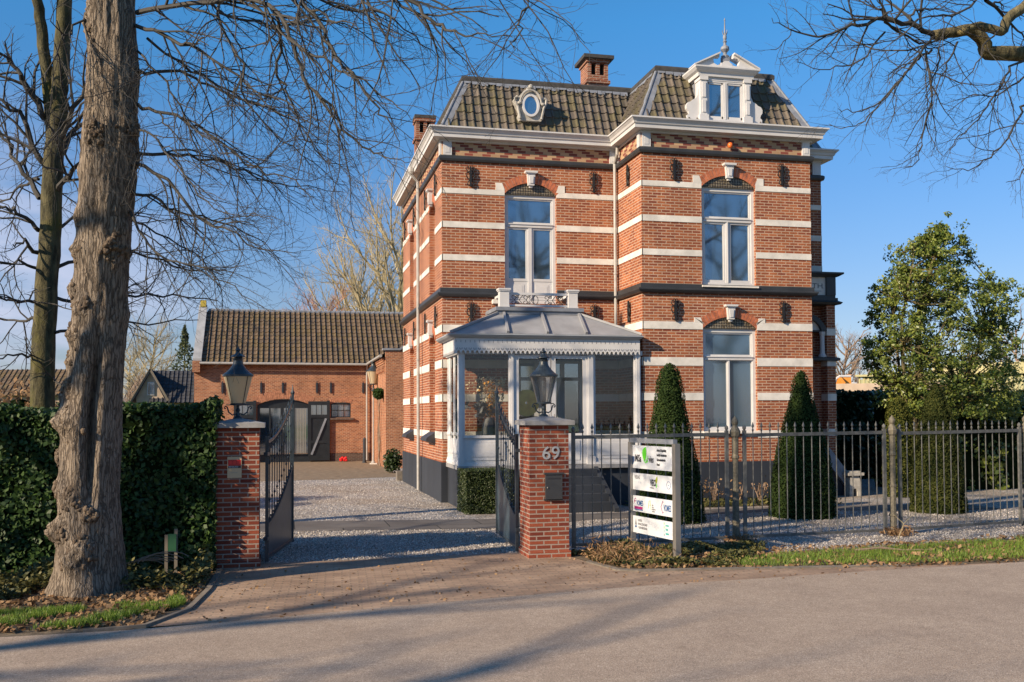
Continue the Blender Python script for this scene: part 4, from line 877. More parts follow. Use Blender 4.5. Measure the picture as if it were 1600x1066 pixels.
m=MB(); m.box(-.18,.3,8.1,8.5,0,.30); tag(m.build('low_stone_block','kerb'),'low pale stone block at the back corner of the villa','stone block')
# ================================================ PIERS AND LANTERNS
def pier(name,label,x0,x1,y0,y1,zt):
    t=thing(name,label,'gate pier',((x0+x1)/2,(y0+y1)/2,0),'brick gate piers'); m=MB(); m.box(x0,x1,y0,y1,0,zt); m.box(x0-.02,x1+.02,y0-.02,y1+.02,-.02,.10) 
    m.build('shaft','pier_brick',t)
    m=MB(); e=.075; cx,cy=(x0+x1)/2,(y0+y1)/2; a=[(x0-e,y0-e),(x1+e,y0-e),(x1+e,y1+e),(x0-e,y1+e)]
    m.add([(*p,zt) for p in a]+[(*p,zt+.065) for p in a]+[(cx+(p[0]-cx)*.18,cy+(p[1]-cy)*.18,zt+.125) for p in a],[(3,2,1,0),(0,1,5,4),(1,2,6,5),(2,3,7,6),(3,0,4,7),(4,5,9,8),(5,6,10,9),(6,7,11,10),(7,4,8,11),(8,9,10,11)]); m.build('cap','coping_stone',t); return t
lpier=pier('gate_pier','dark red brick gate pier with flat stone cap against the ivy hedge',-4.62,-4.03,-9.28,-8.69,1.93)
rpier=pier('gate_pier','brick gate pier bearing the number 69 at the start of the fence',-.21,.385,-9.46,-8.86,1.94)
lantern('lantern','milky glass lantern on top of the pier against the ivy hedge',(-4.33,-8.98,2.05),.97,True,'lanterns')
lantern('lantern','clear glass lantern on top of the pier with the house number',(.09,-9.16,2.06),.97,False,'lanterns')
text('69',.27,'number_steel',lambda x,y:(-.03+x,-9.475,1.44+y),rpier,1.05,'house_number',bold=.002)
lb=thing('letterbox','small black letterbox set on the front of the numbered gate pier','letterbox',(.15,-9.5,.85))
m=MB(); m.box(.02,.27,-9.52,-9.462,.86,1.22); m.box(.0,.29,-9.535,-9.462,1.22,1.245); m.box(.0,.29,-9.48,-9.461,.84,.86); m.build('box','black_paint',lb); m=MB(); m.box(.05,.24,-9.5225,-9.5205,1.15,1.17); m.build('slot','ink_black',lb); m=MB(); m.lathe((.045,-9.525,1.03),[(.009,-.009),(.009,.009)],8); m.build('lock','steel',lb)
sg=thing('security_plate','beige plate with red dots and black strip on the pier by the ivy hedge','plate',(-4.36,-9.30,1.3))
m=MB(); m.box(-4.455,-4.265,-9.297,-9.283,1.24,1.53); m.build('plate','cream_plate',sg)
m=MB(); m.box(-4.445,-4.275,-9.300,-9.2975,1.41,1.49); m.build('red_field','ink_red',sg); m=MB(); m.box(-4.445,-4.275,-9.300,-9.2975,1.375,1.409); m.build('black_strip','ink_black',sg)
m=MB(); 
for i in range(3):
    cx=-4.415+.055*i; pts=[(cx+.022*math.cos(2*PI*k/14),1.452+.026*math.sin(2*PI*k/14)) for k in range(14)]; m.prism(pts,fnF(-9.3025),0,.002)
m.build('dot','red_plastic',sg)
text('BEVEILIGD',.03,'sign_white',lambda x,y:(-4.438+x,-9.302,1.383+y),sg,.92)
m=MB(); m.box(-4.41,-4.32,-9.2985,-9.297,1.31,1.314); m.build('lettering','ink_grey',sg)
# ================================================ GATES
def gate(name,label,hp,fp,hb=1.80,ft=2.42):
    t=thing(name,label,'gate',(*hp,0),'wrought iron gate leaves'); H=Vector((*hp,0));Fp=Vector((*fp,0)); d=(Fp-H); Lg=d.length; d/=Lg
    P=lambda s,z,o=0: H+d*(s*Lg)+Vector((-d.y,d.x,0))*o+Vector((0,0,z))
    m=MB(); m.bar(P(0,.02),P(0,hb),.05,.05,(0,1,0)); m.build('stile','iron',t)
    m=MB(); m.bar(P(1,.04),P(1,ft+.02),.045,.045,(0,1,0)); m.tube([P(1,ft),P(1,ft+.05),P(1,ft+.08),P(1,ft+.18)],[.02,.035,.02,.003],6); m.build('stile','iron',t)
    top=lambda s: hb-.08+(ft-hb-.0)*(s**1.7)
    pan=lambda s: .52+.75*(s**1.5)
    N_=16
    m=MB()
    for i in range(N_): m.bar(P(i/N_,top(i/N_)),P((i+1)/N_,top((i+1)/N_)),.022,.045)
    m.build('top_rail','iron',t)
    m=MB()
    for i in range(N_): m.bar(P(i/N_,pan(i/N_)),P((i+1)/N_,pan((i+1)/N_)),.025,.045)
    m.bar(P(0,.08),P(1,.08),.03,.05); m.build('lower_rail','iron',t)
    m=MB(); 
    for i in range(N_):
        a,b=i/N_,(i+1)/N_; v=[P(a,.1),P(b,.1),P(b,pan(b)),P(a,pan(a))]; off=Vector((-d.y,d.x,0))*.004; m.add([q-off for q in v]+[q+off for q in v],[(0,1,2,3),(7,6,5,4)])
    m.build('sheet_panel','gate_sheet',t)
    nb=11; bar=None
    for i in range(1,nb):
        s=i/nb; m=MB(); m.tube([P(s,pan(s)),P(s,top(s)+.09)],.008,5); m.tube([P(s,top(s)+.08),P(s,top(s)+.10),P(s,top(s)+.17)],[.008,.017,.001],5)
        m.tube([P(s,pan(s)+.32),P(s,pan(s)+.35),P(s,pan(s)+.38)],[.008,.018,.008],5); m.tube([P(s,top(s)-.34),P(s,top(s)-.31),P(s,top(s)-.28)],[.008,.018,.008],5)
        m.build('bar','iron',t)
    m=MB()
    for i in range(nb):
        s=(i+.5)/nb; r=.045; c=P(s,pan(s)+.065); m.tube([c+d*(r*math.cos(q))+Vector((0,0,r*math.sin(q))) for q in [i_*PI/5 for i_ in range(11)]],.008,4)
        c=P(s,top(s)-.07); m.tube([c+d*(r*math.cos(q))+Vector((0,0,r*math.sin(q))) for q in [i_*PI/5 for i_ in range(11)]],.007,4)
    m.build('ring_ornament','iron',t)
    m=MB(); 
    for z in (.35,1.55): m.bar(P(-.05,z),P(.02,z),.06,.05)
    m.build('hinge','iron',t)
gate('gate_leaf','open dark iron gate leaf beside the ivy hedge pier',(-3.93,-8.90),(-3.56,-6.95))
gate('gate_leaf','open dark iron gate leaf beside the numbered pier',(-.24,-8.78),(-.09,-6.65))
# ================================================ FENCE
def fence_post(x,y,i,label):
    t=thing('fence_post',label,'fence post',(x,y,0),'cast iron fence posts')
    m=MB(); m.lathe((x,y,0),[(.10,0),(.10,.06),(.06,.10),(.058,.32),(.072,.33),(.072,.36),(.055,.37),(.052,.82),(.066,.83),(.066,.86),(.05,.87),(.048,1.35),(.062,1.37),(.062,1.40),(.052,1.42),(.055,1.70),(.075,1.73),(.085,1.77),(.09,1.80)],8); m.build('shaft','post_iron',t)
    m=MB(); m.lathe((x,y,0),[(.09,1.80),(.065,1.85),(.035,1.90),(.05,1.93),(.056,1.965),(.045,2.0),(.018,2.03),(.0,2.06)],8); m.build('finial','post_iron',t)
fp=[(3.46,-8.58),(6.50,-8.34),(9.66,-7.77)]
for i,((x,y),lb_) in enumerate(zip(fp,('weathered cast iron fence post nearest the company sign board','weathered cast iron fence post with lichen before the mossy green cone','weathered cast iron fence post at the picture edge'))): 
    fence_post(x,y,i,lb_)
def fence_panel(a,b,n,label,ends=(1,1)):
    t=thing('iron_fence',label,'fence',(*a,0),'spear topped fence panels'); A=Vector((*a,0));B=Vector((*b,0))
    P=lambda s,z:A.lerp(B,s)+Vector((0,0,z))
    m=MB(); m.bar(P(0,1.74),P(1,1.76),.03,.055); m.build('top_rail','iron_bar',t)
    m=MB(); m.bar(P(0,.09),P(1,.09),.03,.045); m.build('bottom_rail','iron_bar',t)
    for s in (0,1):
        m=MB(); m.bar(P(s,.05),P(s,1.82),.055,.045,(0,1,0)); m.lathe(P(s,1.82),[(.015,0),(.03,.03),(.03,.06),(0,.09)],6); m.build('end_stile','iron_bar',t)
    proto=None
    for i in range(1,n):
        s=i/n
        if proto is None:
            m=MB(); m.tube([P(s,.10),P(s,1.83)],.0085,6); proto=m.build('bar','iron_bar',t); first=P(s,0)
            m=MB(); m.tube([P(s,1.80),P(s,1.825),P(s,1.85)],[.012,.018,.008],6); c=P(s,0); dd=(B-A).normalized()*.027
            m.add([c+Vector((0,0,1.845)),c+dd+Vector((0,0,1.885)),c+Vector((0,0,1.96)),c-dd+Vector((0,0,1.885)),c+Vector((dd.y,-dd.x,1.885))*1+Vector((0,0,0)) if False else Vector((c.x,c.y-.012,1.885)),Vector((c.x,c.y+.012,1.885))],[(0,1,4),(1,2,4),(2,3,4),(3,0,4),(1,0,5),(2,1,5),(3,2,5),(0,3,5)])
            sp=m.build('spearhead','iron_bar',proto)
        else:
            c=copy_tree(proto,t); c.location=P(s,0)-first
            dz=(mnoise.noise(Vector((s*9,a[0],0))))*.004; c.location.z+=0
fence_panel((.64,-8.84),(3.30,-8.60),17,'spear topped iron fence panel between the numbered pier and the first post')
fence_panel((3.63,-8.565),(6.33,-8.36),17,'spear topped iron fence panel between the two posts in view')
fence_panel((6.66,-8.31),(9.50,-7.80),17,'spear topped iron fence panel right of the post by the mossy cone')
# ================================================ SIGN BOARD
sb=thing('sign_board','free standing steel company sign board with four white strips before the fence','sign board',(1.65,-9.45,0))
Pa=Vector((1.555,-8.93,0));Pb=Vector((1.775,-10.15,0)); dd=(Pb-Pa).normalized(); nn=Vector((dd.y,-dd.x,0)); 
if nn.dot(CAM-Pa)<0: nn=-nn
for p in (Pa,Pb+dd*.02):
    m=MB(); m.bar(p+Vector((0,0,-.05)),p+Vector((0,0,1.665)),.085,.085,dd); m.build('post','steel',sb)
m=MB(); m.bar(Pa+Vector((0,0,1.69)),Pb+Vector((0,0,1.69)),.07,.07); m.build('top_bar','lead',sb)
Lp=(Pb-Pa).length-.10
def spt(u,z,o=0): return Pa+dd*(.05+u*Lp)+nn*o+Vector((0,0,z))
PAN=[(1.265,1.615),(.935,1.19),(.605,.845),(.28,.535)]
pans=[]
for z0,z1 in PAN:
    m=MB(); m.add([spt(0,z0,-.01),spt(1,z0,-.01),spt(1,z1,-.01),spt(0,z1,-.01),spt(0,z0,.012),spt(1,z0,.012),spt(1,z1,.012),spt(0,z1,.012)],[(0,1,2,3),(7,6,5,4),(0,4,5,1),(1,5,6,2),(2,6,7,3),(3,7,4,0)]); pans.append(m.build('sign_panel','sign_white',sb))
def stx(s,size,mat,u,z,pi,sx=1,bold=0,shear=0):
    return text(s,size,mat,lambda x,y:tuple(spt(u+x/Lp,z+y,.0145)),pans[pi],sx,bold=bold or .0025,shear=shear)
def sshape(pts,mat,pi,name='mark',o=.0145):
    m=MB(); m.add([spt(u,z,o) for u,z in pts],[tuple(range(len(pts)))]); m.build(name,mat,pans[pi],uv=False,fix=False)
stx('MiSa',.15,'ink_black',.065,1.37,0,.66,.005); stx('vies',.14,'ink_black',.42,1.37,0,.66,.003); stx('ad',.06,'sign_white',.315,1.36,0,.8) if False else None
sshape([(.255,1.50),(.262,1.545),(.29,1.575),(.33,1.595),(.345,1.60),(.358,1.57),(.362,1.50),(.355,1.44),(.335,1.40),(.315,1.375),(.305,1.36),(.29,1.40),(.265,1.44)],'ink_green',0,'leaf_logo')
sshape([(.325,1.36),(.34,1.35),(.36,1.355),(.372,1.375),(.365,1.40),(.35,1.385),(.335,1.375)],'ink_green',0,'leaf_logo')
stx('d',.14,'ink_green',.365,1.37,0,.62)
for k,s in enumerate(('Advies & Begeleiding','Bedrijfs Administratie','Salarisadministratie','Fiscaal')): stx(s,.052,'ink_black',.62,1.54-.07*k,0,.60)
stx('VERAS',.078,'ink_grey',.05,1.105,1,.72); m=[stx('&',.05,'ink_pale',.15,1.04,1,.7),stx('zn',.05,'ink_pale',.19,1.04,1,.8)]
stx('VEO',.13,'ink_black',.45,1.025,1,.68,.005); stx('architecten',.028,'ink_grey',.44,.985,1,.9)
sshape([(.575,1.10),(.60,1.15),(.63,1.175),(.635,1.12),(.62,1.075),(.60,1.06)],'ink_olive',1,'leaf_logo'); sshape([(.60,1.05),(.615,1.06),(.622,1.03),(.612,.995),(.60,1.01)],'ink_green',1,'leaf_logo')
m=MB(); c=[(.90+.045*math.cos(q),1.06+.055*math.sin(q)) for q in [i*PI/8 for i in range(17)]]; m.tube([spt(u,z,.015) for u,z in c],.003,4); m.tube([spt(.895,1.06,.015),spt(.905,1.06,.015)],.006,4); m.build('ring_logo','ink_blue',pans[1])
stx('VOMES',.11,'ink_blue',.095,.70,2,.55,.003); sshape([(.04,.645),(.255,.645),(.255,.685),(.04,.685)],'ink_magenta',2,'stripe'); sshape([(.04,.627),(.255,.627),(.255,.643),(.04,.643)],'ink_blue',2,'stripe')
m=MB(); m.tube([spt(u,z,.015) for u,z in ((.045,.73),(.045,.78),(.065,.81),(.085,.79))],.004,4); m.tube([spt(.06,.765,.015),spt(.07,.765,.015)],.012,6); m.build('arch_logo','ink_magenta',pans[2])
m=MB(); m.tube([spt(u,z,.015) for u,z in ((.40,.68),(.42,.79),(.445,.80),(.465,.70),(.47,.66))],.003,4); m.tube([spt(u,z,.015) for u,z in ((.42,.73),(.45,.73))],.0025,4); m.build('arch_logo','ink_olive',pans[2])
for k,s in enumerate(('huis','voor','makelaars','taxaties')): stx(s,.032,'ink_grey',.49,.725-.03*k,2,.8)
m=MB(); m.tube([spt(u,z,.015) for u,z in ((.77,.80),(.76,.82),(.715,.735),(.755,.64),(.775,.66))],.004,4); m.build('chevron_logo','ink_magenta',pans[2])
stx('VOMES',.13,'ink_blue',.775,.68,2,.50,.003)
sshape([(.05,.40),(.075,.50),(.10,.40)],'ink_grey',3,'pyramid_logo'); sshape([(.05,.36),(.062,.395),(.09,.395),(.10,.36)],'ink_blue',3,'pyramid_logo')
for k,s in enumerate(('CENTER','VOOR COACHING','& ONTWIKKELING')): stx(s,.045,'ink_grey',.125,.46-.055*k,3,.72)
for k in range(4): sshape([(.78,.48-.055*k),(.79,.48-.055*k),(.79,.515-.055*k),(.78,.515-.055*k)],['ink_green','ink_green','ink_teal','ink_black'][k],3,'colour_block')
for k,s in enumerate(('groen','licht','balans')): stx(s,.045,'ink_teal',.82,.46-.06*k,3,.8)
# ================================================ HEDGES AND SHRUBS
def hedge_box(name,label,cat,x0,x1,y0,y1,z1,mat,dens,ls,faces='fltr',zf=None,rough=.12,bulge=.08,grp=None):
    t=thing(name,label,cat,((x0+x1)/2,(y0+y1)/2,0),grp); z1f=zf or (lambda x:z1)
    m=MB(); nx=max(2,int((x1-x0)/.3)); ins=.10
    for i in range(nx):
        a=x0+ins+(x1-x0-2*ins)*i/nx; b=x0+ins+(x1-x0-2*ins)*(i+1)/nx; m.box(a,b,y0+ins,y1-ins,0,min(z1f(a),z1f(b))-ins)
    m.build('shade_core','bush_core',t)
    Ps=[];Ns=[]
    def addf(n,fp,nv):
        Ps.append(fp(np.random.rand(n),np.random.rand(n))); Ns.append(rnd_dirs(n,nv,1.1))
    zz=np.vectorize(z1f)
    nse=lambda a,b:np.array([mnoise.noise(Vector((p*1.7,q*1.7,x0))) for p,q in zip(a,b)])*bulge*2
    if 'f' in faces:
        n=int((x1-x0)*z1*dens)
        def fp(a,b): 
            X=x0+(x1-x0)*a; Z=b*zz(X); return np.stack([X,y0+nse(X,Z)+np.random.rand(len(a))*rough,Z],1)
        addf(n,fp,(0,-1,.35))
    if 't' in faces:
        n=int((x1-x0)*(y1-y0)*dens)
        def fp(a,b):
            X=x0+(x1-x0)*a; Y=y0+(y1-y0)*b; return np.stack([X,Y,zz(X)+nse(X,Y)*.7-np.random.rand(len(a))*rough],1)
        addf(n,fp,(0,-.2,1))
    for k,xx,sg_ in (('l',x0,-1),('r',x1,1)):
        if k in faces:
            n=int((y1-y0)*z1*dens)
            def fp(a,b,xx=xx,sg_=sg_):
                Y=y0+(y1-y0)*a; Z=b*z1f(xx); return np.stack([xx-sg_*np.random.rand(len(a))*rough+sg_*nse(Y,Z)*.5,Y,Z],1)
            addf(n,fp,(sg_,0,.2))
    P=np.concatenate(Ps);Nn=np.concatenate(Ns); U,V=leaf_axes(Nn,ls,1.15); quads('foliage',P,U,V,mat,t); return t
hedge_box('ivy_hedge','tall glossy dark ivy hedge running left from the brick gate pier','hedge',-12,-4.60,-9.46,-7.9,2.4,'ivy_leaf',1250,.060,'ftr',lambda x:2.28+.07*math.sin(x*1.3+.6)+.04*math.sin(x*4.1)+.03*(x+4.6)/1.5)
hedge_box('box_hedge','low clipped box hedge block in front of the glazed veranda','hedge',.02,1.05,-3.0,-1.9,.92,'box_leaf',2600,.030,'fltr',rough=.03,bulge=.015)
hedge_box('yew_hedge','long dark clipped hedge behind the garden right of the villa','hedge',11.2,30,4.6,6.0,2.78,'hedge_dark',190,.13,'ftl',rough=.15)
hedge_box('laurel_hedge','sunlit broad leaved hedge below the tall holly tree','hedge',12.6,24,-.2,1.8,2.75,'laurel_leaf',330,.12,'ftl',lambda x:2.45+.35*math.sin(x*1.1)+.2*math.sin(x*2.7+1),rough=.5,bulge=.3)
def cone(name,label,x,y,prof,mat,n=20000,ls=.028,grp='clipped yew cones'):
    t=thing(name,label,'topiary',(x,y,0),grp); m=MB(); m.lathe((x,y,0),[(max(.01,r-.05),z-.03) for r,z in prof],20); m.build('shade_core','bush_core',t)
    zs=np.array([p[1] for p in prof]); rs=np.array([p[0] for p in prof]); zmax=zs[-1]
    z=zmax*(1-np.sqrt(np.random.rand(n*2)))*1.0; z=np.random.rand(n*2)*zmax; keep=np.random.rand(n*2)<(np.interp(z,zs,rs)/rs.max()*.9+.1); z=z[keep][:n]; k=len(z)
    q=np.random.rand(k)*2*PI; r=np.interp(z,zs,rs)
    r=r+np.array([mnoise.noise(Vector((math.cos(a)*2.2,math.sin(a)*2.2,b*2.2+x))) for a,b in zip(q,z)])*.05-np.random.rand(k)**2*.07
    P=np.stack([x+r*np.cos(q),y+r*np.sin(q),z],1); Nv=np.stack([np.cos(q),np.sin(q),np.full(k,.35)],1)
    Nn=rnd_dirs(k)*.75+Nv; Nn/=np.linalg.norm(Nn,axis=1)[:,None]; U,V=leaf_axes(Nn,ls,1.5); quads('foliage',P,U,V,mat,t)
cone('yew_cone','dark tall clipped yew cone behind the company sign board',3.66,-5.3,[(.68,0),(.64,.5),(.55,1.1),(.40,1.75),(.31,2.3),(.235,2.75),(.17,2.97),(.06,3.08)],'yew_leaf')
cone('yew_cone','clipped yew cone in front of the right corner of the villa bay',6.55,-5.2,[(.66,0),(.65,.5),(.56,1.1),(.42,1.7),(.29,2.2),(.18,2.65),(.12,2.86),(.03,2.96)],'yew_leaf')
cone('yew_cone','mossy lit clipped yew cone right of the second fence post',9.75,-5.1,[(.56,0),(.55,.6),(.49,1.2),(.39,1.7),(.27,2.15),(.15,2.5),(.03,2.70)],'yew_lit')
cone('yew_column','smaller round topped yew standing behind the mossy cone',11.28,-1.5,[(.34,0),(.38,.7),(.37,1.4),(.31,2.0),(.20,2.35),(.04,2.50)],'yew_moss',9000)
# pruned roses
ROSE=['leftmost of the pruned rose bushes, behind the dark cone','pruned rose bush with a thin forked stem, left of the fence post','pruned rose bush seen just right of the fence post','pruned wide V shaped rose bush below the bay window','rightmost dense tan pruned rose bush beside the second cone']
for i,(x,y) in enumerate(((5.55,-2.35),(5.95,-2.3),(6.55,-2.35),(7.05,-2.4),(7.55,-2.45))):
    t=thing('rose_bush',ROSE[i],'rose bush',(x,y,0),'pruned rose bushes'); m=MB()
    for k in range(5 if i!=4 else 9):
        a=k*1.3+i; p=Vector((x,y,0)); pts=[p]; d=Vector((math.cos(a)*.35,math.sin(a)*.3,1)).normalized()
        for s in range(4): p=p+d*.13; d=(d+Vector((random.uniform(-.35,.35),random.uniform(-.3,.3),.15))).normalized(); pts.append(p)
        m.tube(pts,[.022,.02,.018,.016,.014],5); m.tube([pts[2],pts[2]+Vector((random.uniform(-.12,.12),0,.16))],.012,4)
    m.build('stem','twig_brown',t)
    n=60; P=np.array([x,y,.3])+np.random.normal(size=(n,3))*np.array([.13,.1,.15]); U,V=leaf_axes(rnd_dirs(n),.05); quads('foliage',P,U,V,'dead_leaf',t)
n=1500; P=np.stack([3.9+5*np.random.rand(n),-1.8-1.1*np.random.rand(n),np.random.rand(n)*.12],1); U,V=leaf_axes(rnd_dirs(n,(0,-.3,1),.6),.07); stuff(quads('bed_plants',P,U,V,'ivy_ground'),'low green plants growing in the soil below the bay window','ground cover')
t=thing('stone_pedestal','small pale stone pedestal on two legs standing on the garden path','pedestal',(10.3,-1.0,0))
m=MB(); m.prism([(10.14,0),(10.23,0),(10.235,.12),(10.27,.19),(10.33,.19),(10.365,.12),(10.37,0),(10.46,0),(10.44,.42),(10.40,.52),(10.20,.52),(10.16,.42)],fnF(-1.12),0,.24); m.build('leg','stone_old',t)
m=MB(); m.box(10.08,10.52,-1.18,-.82,.52,.59); m.box(10.13,10.47,-1.13,-.87,.59,.63); m.build('top','stone_old',t)
p=at(268,865,12.9); t=thing('garden_stake','pair of short wooden stakes with a green label against the ivy hedge','stake',(p.x,p.y,0))
m=MB(); m.box(p.x-.085,p.x-.045,p.y-.02,p.y+.02,0,.55); m.build('stake','wood_pale',t); m=MB(); m.box(p.x+.035,p.x+.075,p.y-.02,p.y+.02,0,.62); m.build('stake','wood_pale',t)
m=MB(); m.box(p.x-.04,p.x+.06,p.y-.03,p.y-.021,.33,.56); m.build('label','green_plastic',t)
# ================================================ GRASS, IVY, LITTER
def inpoly(P,poly):
    x,y=P[:,0],P[:,1]; c=np.zeros(len(P),bool); n=len(poly); j=n-1
    for i in range(n):
        xi,yi=poly[i];xj,yj=poly[j]
        k=((yi>y)!=(yj>y))&(x<(xj-xi)*(y-yi)/(yj-yi+1e-12)+xi); c^=k; j=i
    return c
def scatter(poly,n,thr=None,sc=1.5):
    a=np.array(poly); lo=a.min(0);hi=a.max(0); P=lo+(hi-lo)*np.random.rand(n*3,2); P=P[inpoly(P,poly)]
    if thr is not None:
        v=np.array([mnoise.noise(Vector((p[0]*sc,p[1]*sc,3)))+.45*mnoise.noise(Vector((p[0]*sc*4,p[1]*sc*4,9))) for p in P]); P=P[v>thr]
    return P[:n]
def blades(name,poly,n,h,thr,label,sc=1.5,mat='grass_blade'):
    P=scatter(poly,n,thr,sc); k=len(P); hh=h*(.4+.9*np.random.rand(k)); ln=np.random.normal(size=(k,2))*.35
    V=np.stack([ln[:,0]*hh,ln[:,1]*hh,hh],1)/2; C=np.concatenate([P,np.zeros((k,1))],1)+V+np.array([0,0,.003]); q=np.random.rand(k)*PI; w=.0045
    U=np.stack([np.cos(q)*w,np.sin(q)*w,np.zeros(k)],1); return stuff(quads(name,C,U,V,mat),label,'grass')
GR=[(2.5,-10.5),(3.4,-10.15),(4.9,-9.95),(7,-9.6),(9,-9.3),(12,-8.9),(16,-8.3),(16,-9.9),(9.5,-11.05),(6.4,-11.38),(4.4,-11.32),(3.2,-11.15),(2.4,-11.0)]
blades('grass',GR,34000,.08,-.28,'bright green grass strip between the fence and the road')
GL=[(-7.6,-12.9),(-6.5,-12.95),(-5.5,-12.9),(-5.05,-12.55),(-4.75,-11.9),(-4.85,-11.5),(-5.3,-11.75),(-5.9,-11.9),(-6.6,-12.0),(-7.6,-12.1)]
blades('grass',GL,13000,.07,.12,'patchy grass tufts on the soil in front of the big lime trunk',2.2)
def leaves(name,poly,n,z,zr,ls,mat,label,cat,thr=None,sc=1.5,up=1.2,kind='stuff'):
    P=scatter(poly,n,thr,sc); k=len(P); hz=np.array([max(0,.5+mnoise.noise(Vector((p[0]*1.6,p[1]*1.6,1)))) for p in P])
    C=np.concatenate([P,(z+zr*hz*np.random.rand(k))[:,None]],1); U,V=leaf_axes(rnd_dirs(k,(0,-.15,1),up),ls,1.2); return stuff(quads(name,C,U,V,mat),label,cat)
IL=[(-8.2,-9.2),(-4.6,-9.3),(-4.62,-10.6),(-4.85,-11.2),(-5.2,-11.1),(-6.2,-10.6),(-7,-11.5),(-8.5,-11.9)]
leaves('ground_ivy',IL,9500,.02,.36,.055,'ivy_ground','low ivy and bramble around the foot of the big lime trunk','ground cover',-.25)
IR=[(.42,-9.0),(1.5,-8.9),(3.3,-8.95),(3.6,-9.4),(3.2,-9.9),(2.6,-10.6),(2.3,-10.95),(1.3,-10.8),(.75,-10.5),(.5,-9.8)]
leaves('ground_ivy',IR,8500,.01,.17,.045,'ivy_ground','low leafy ivy patch around the foot of the sign board','ground cover',-.18)
leaves('leaf_litter',[(-9,-13.1),(-5.1,-12.95),(-4.65,-11.5),(-4.62,-9.5),(-9,-9.3)],7500,.012,.05,.055,'dead_leaf','dry brown leaves lying on the left verge','leaf litter')
leaves('leaf_litter',[(.5,-9.1),(3.4,-9.6),(14,-8.6),(14,-10.5),(6.5,-11.55),(4.3,-11.5),(2.4,-11.15),(.8,-10.85)],6000,.012,.07,.055,'dead_leaf','dry brown leaves lying on the right verge and along the fence','leaf litter')
leaves('leaf_litter',[(-4.5,-9.2),(.3,-9.2),(.6,-10.9),(4.3,-11.5),(9,-11.5),(6,-11.8),(0,-12.3),(-5,-13.1)],320,.008,.004,.04,'dead_leaf','few dry leaves scattered over the brick driveway apron','leaf litter')
GP=[(-4.55,-8.95),(.3,-8.75),(.3,-5.7),(-4.55,-5.0)]; GQ=[(.45,-8.7),(9.6,-8.4),(12,-8.0),(12,-5.2),(6.7,-4.2),(2.2,-4.7),(.45,-5.4)]; GRR=[(3.45,-9.7),(7,-9.45),(12,-8.7),(12,-8.0),(9.5,-7.9),(3.3,-8.7),(2.6,-9.6)]
Pg=np.concatenate([scatter(GP,26000),scatter(GQ,26000),scatter(GRR,9000),scatter([(-4.55,-3.1),(0,-3.9),(0,9),(-4.5,9)],14000)]); C=np.concatenate([Pg,(.002+.012*np.random.rand(len(Pg)))[:,None]],1); U,V=leaf_axes(rnd_dirs(len(Pg),(0,-.1,1),1.0),.019,1.1)
o=quads('gravel_stones',C,U,V,'gravel_stone'); struct(o)
# dry grass mound beside the right pier, root tuft at post foot
P=np.random.normal(size=(2200,3))*np.array([.36,.30,.10])+np.array([.85,-10.05,.06]); P=P[(P[:,2]>0)&(P[:,0]>.55)&(P[:,1]>-10.75)]; U,V=leaf_axes(rnd_dirs(len(P),(0,0,.4),.4),.05,2.2); stuff(quads('dry_tuft',P,U*.35,V,'dead_leaf'),'grey brown dry grass tuft beside the numbered pier','dry grass')
for i,(x,y) in enumerate(fp[:2]):
    k=380; P=np.random.normal(size=(k,3))*np.array([.13,.11,.045])+np.array([x,y-.12,.05]); P=P[P[:,2]>0]; U,V=leaf_axes(rnd_dirs(len(P),(0,0,.3),.4),.06,1.6); tag(quads('root_tuft',P,U*.5,V,'dead_leaf'),['brown root tuft at the foot of the post nearest the sign board','brown root tuft at the foot of the post by the mossy cone'][i],'tuft','tufts at the fence posts')
m=MB(); m.tube([(4.6,-10.2,.05),(5.0,-10.25,.08),(5.3,-10.35,.05),(5.7,-10.45,.06)],[.02,.018,.012,.005],5); m.tube([(5.0,-10.25,.08),(5.25,-10.1,.16)],[.012,.004],4); tag(m.build('fallen_branch','twig_brown'),'pale fallen branch lying in the grass strip','branch')
m=MB(); m.tube([(6.2,-8.9,.0),(6.35,-8.85,.25),(6.6,-8.8,.42),(6.62,-8.8,.7)],[.009,.007,.005,.003],5); m.tube([(6.35,-8.85,.25),(6.2,-8.8,.4)],[.008,.003],4); tag(m.build('thin_sapling','twig_olive'),'thin bent sapling shoot in front of the fence bars','sapling')
m=MB()
for k in range(6): a=at(235+k*8,862,12.2); m.tube([(a.x+.28*math.cos(q)-.1,a.y+.06*math.sin(q*2+k),.22+.10*math.sin(q)+.02*k) for q in [PI-i*PI/7 for i in range(7)]],.006,4)
tag(m.build('dry_bramble','twig_brown'),'curled dry tan bramble stems between the lime trunk and the left pier','bramble')
# ================================================ TREES
def smooth_path(pts,k=5,jit=.0):
    out=[]; n=len(pts)
    for i in range(n-1):
        p0,p1,p2,p3=pts[max(i-1,0)],pts[i],pts[i+1],pts[min(i+2,n-1)]
        for j in range(k):
            t=j/k; q=.5*((2*p1)+(p2-p0)*t+(2*p0-5*p1+4*p2-p3)*t*t+(3*p1-p0-3*p2+p3)*t**3)
            if i or j: q=q+Vector((random.gauss(0,jit),random.gauss(0,jit),random.gauss(0,jit)))
            out.append(q)
    out.append(pts[-1]); return out
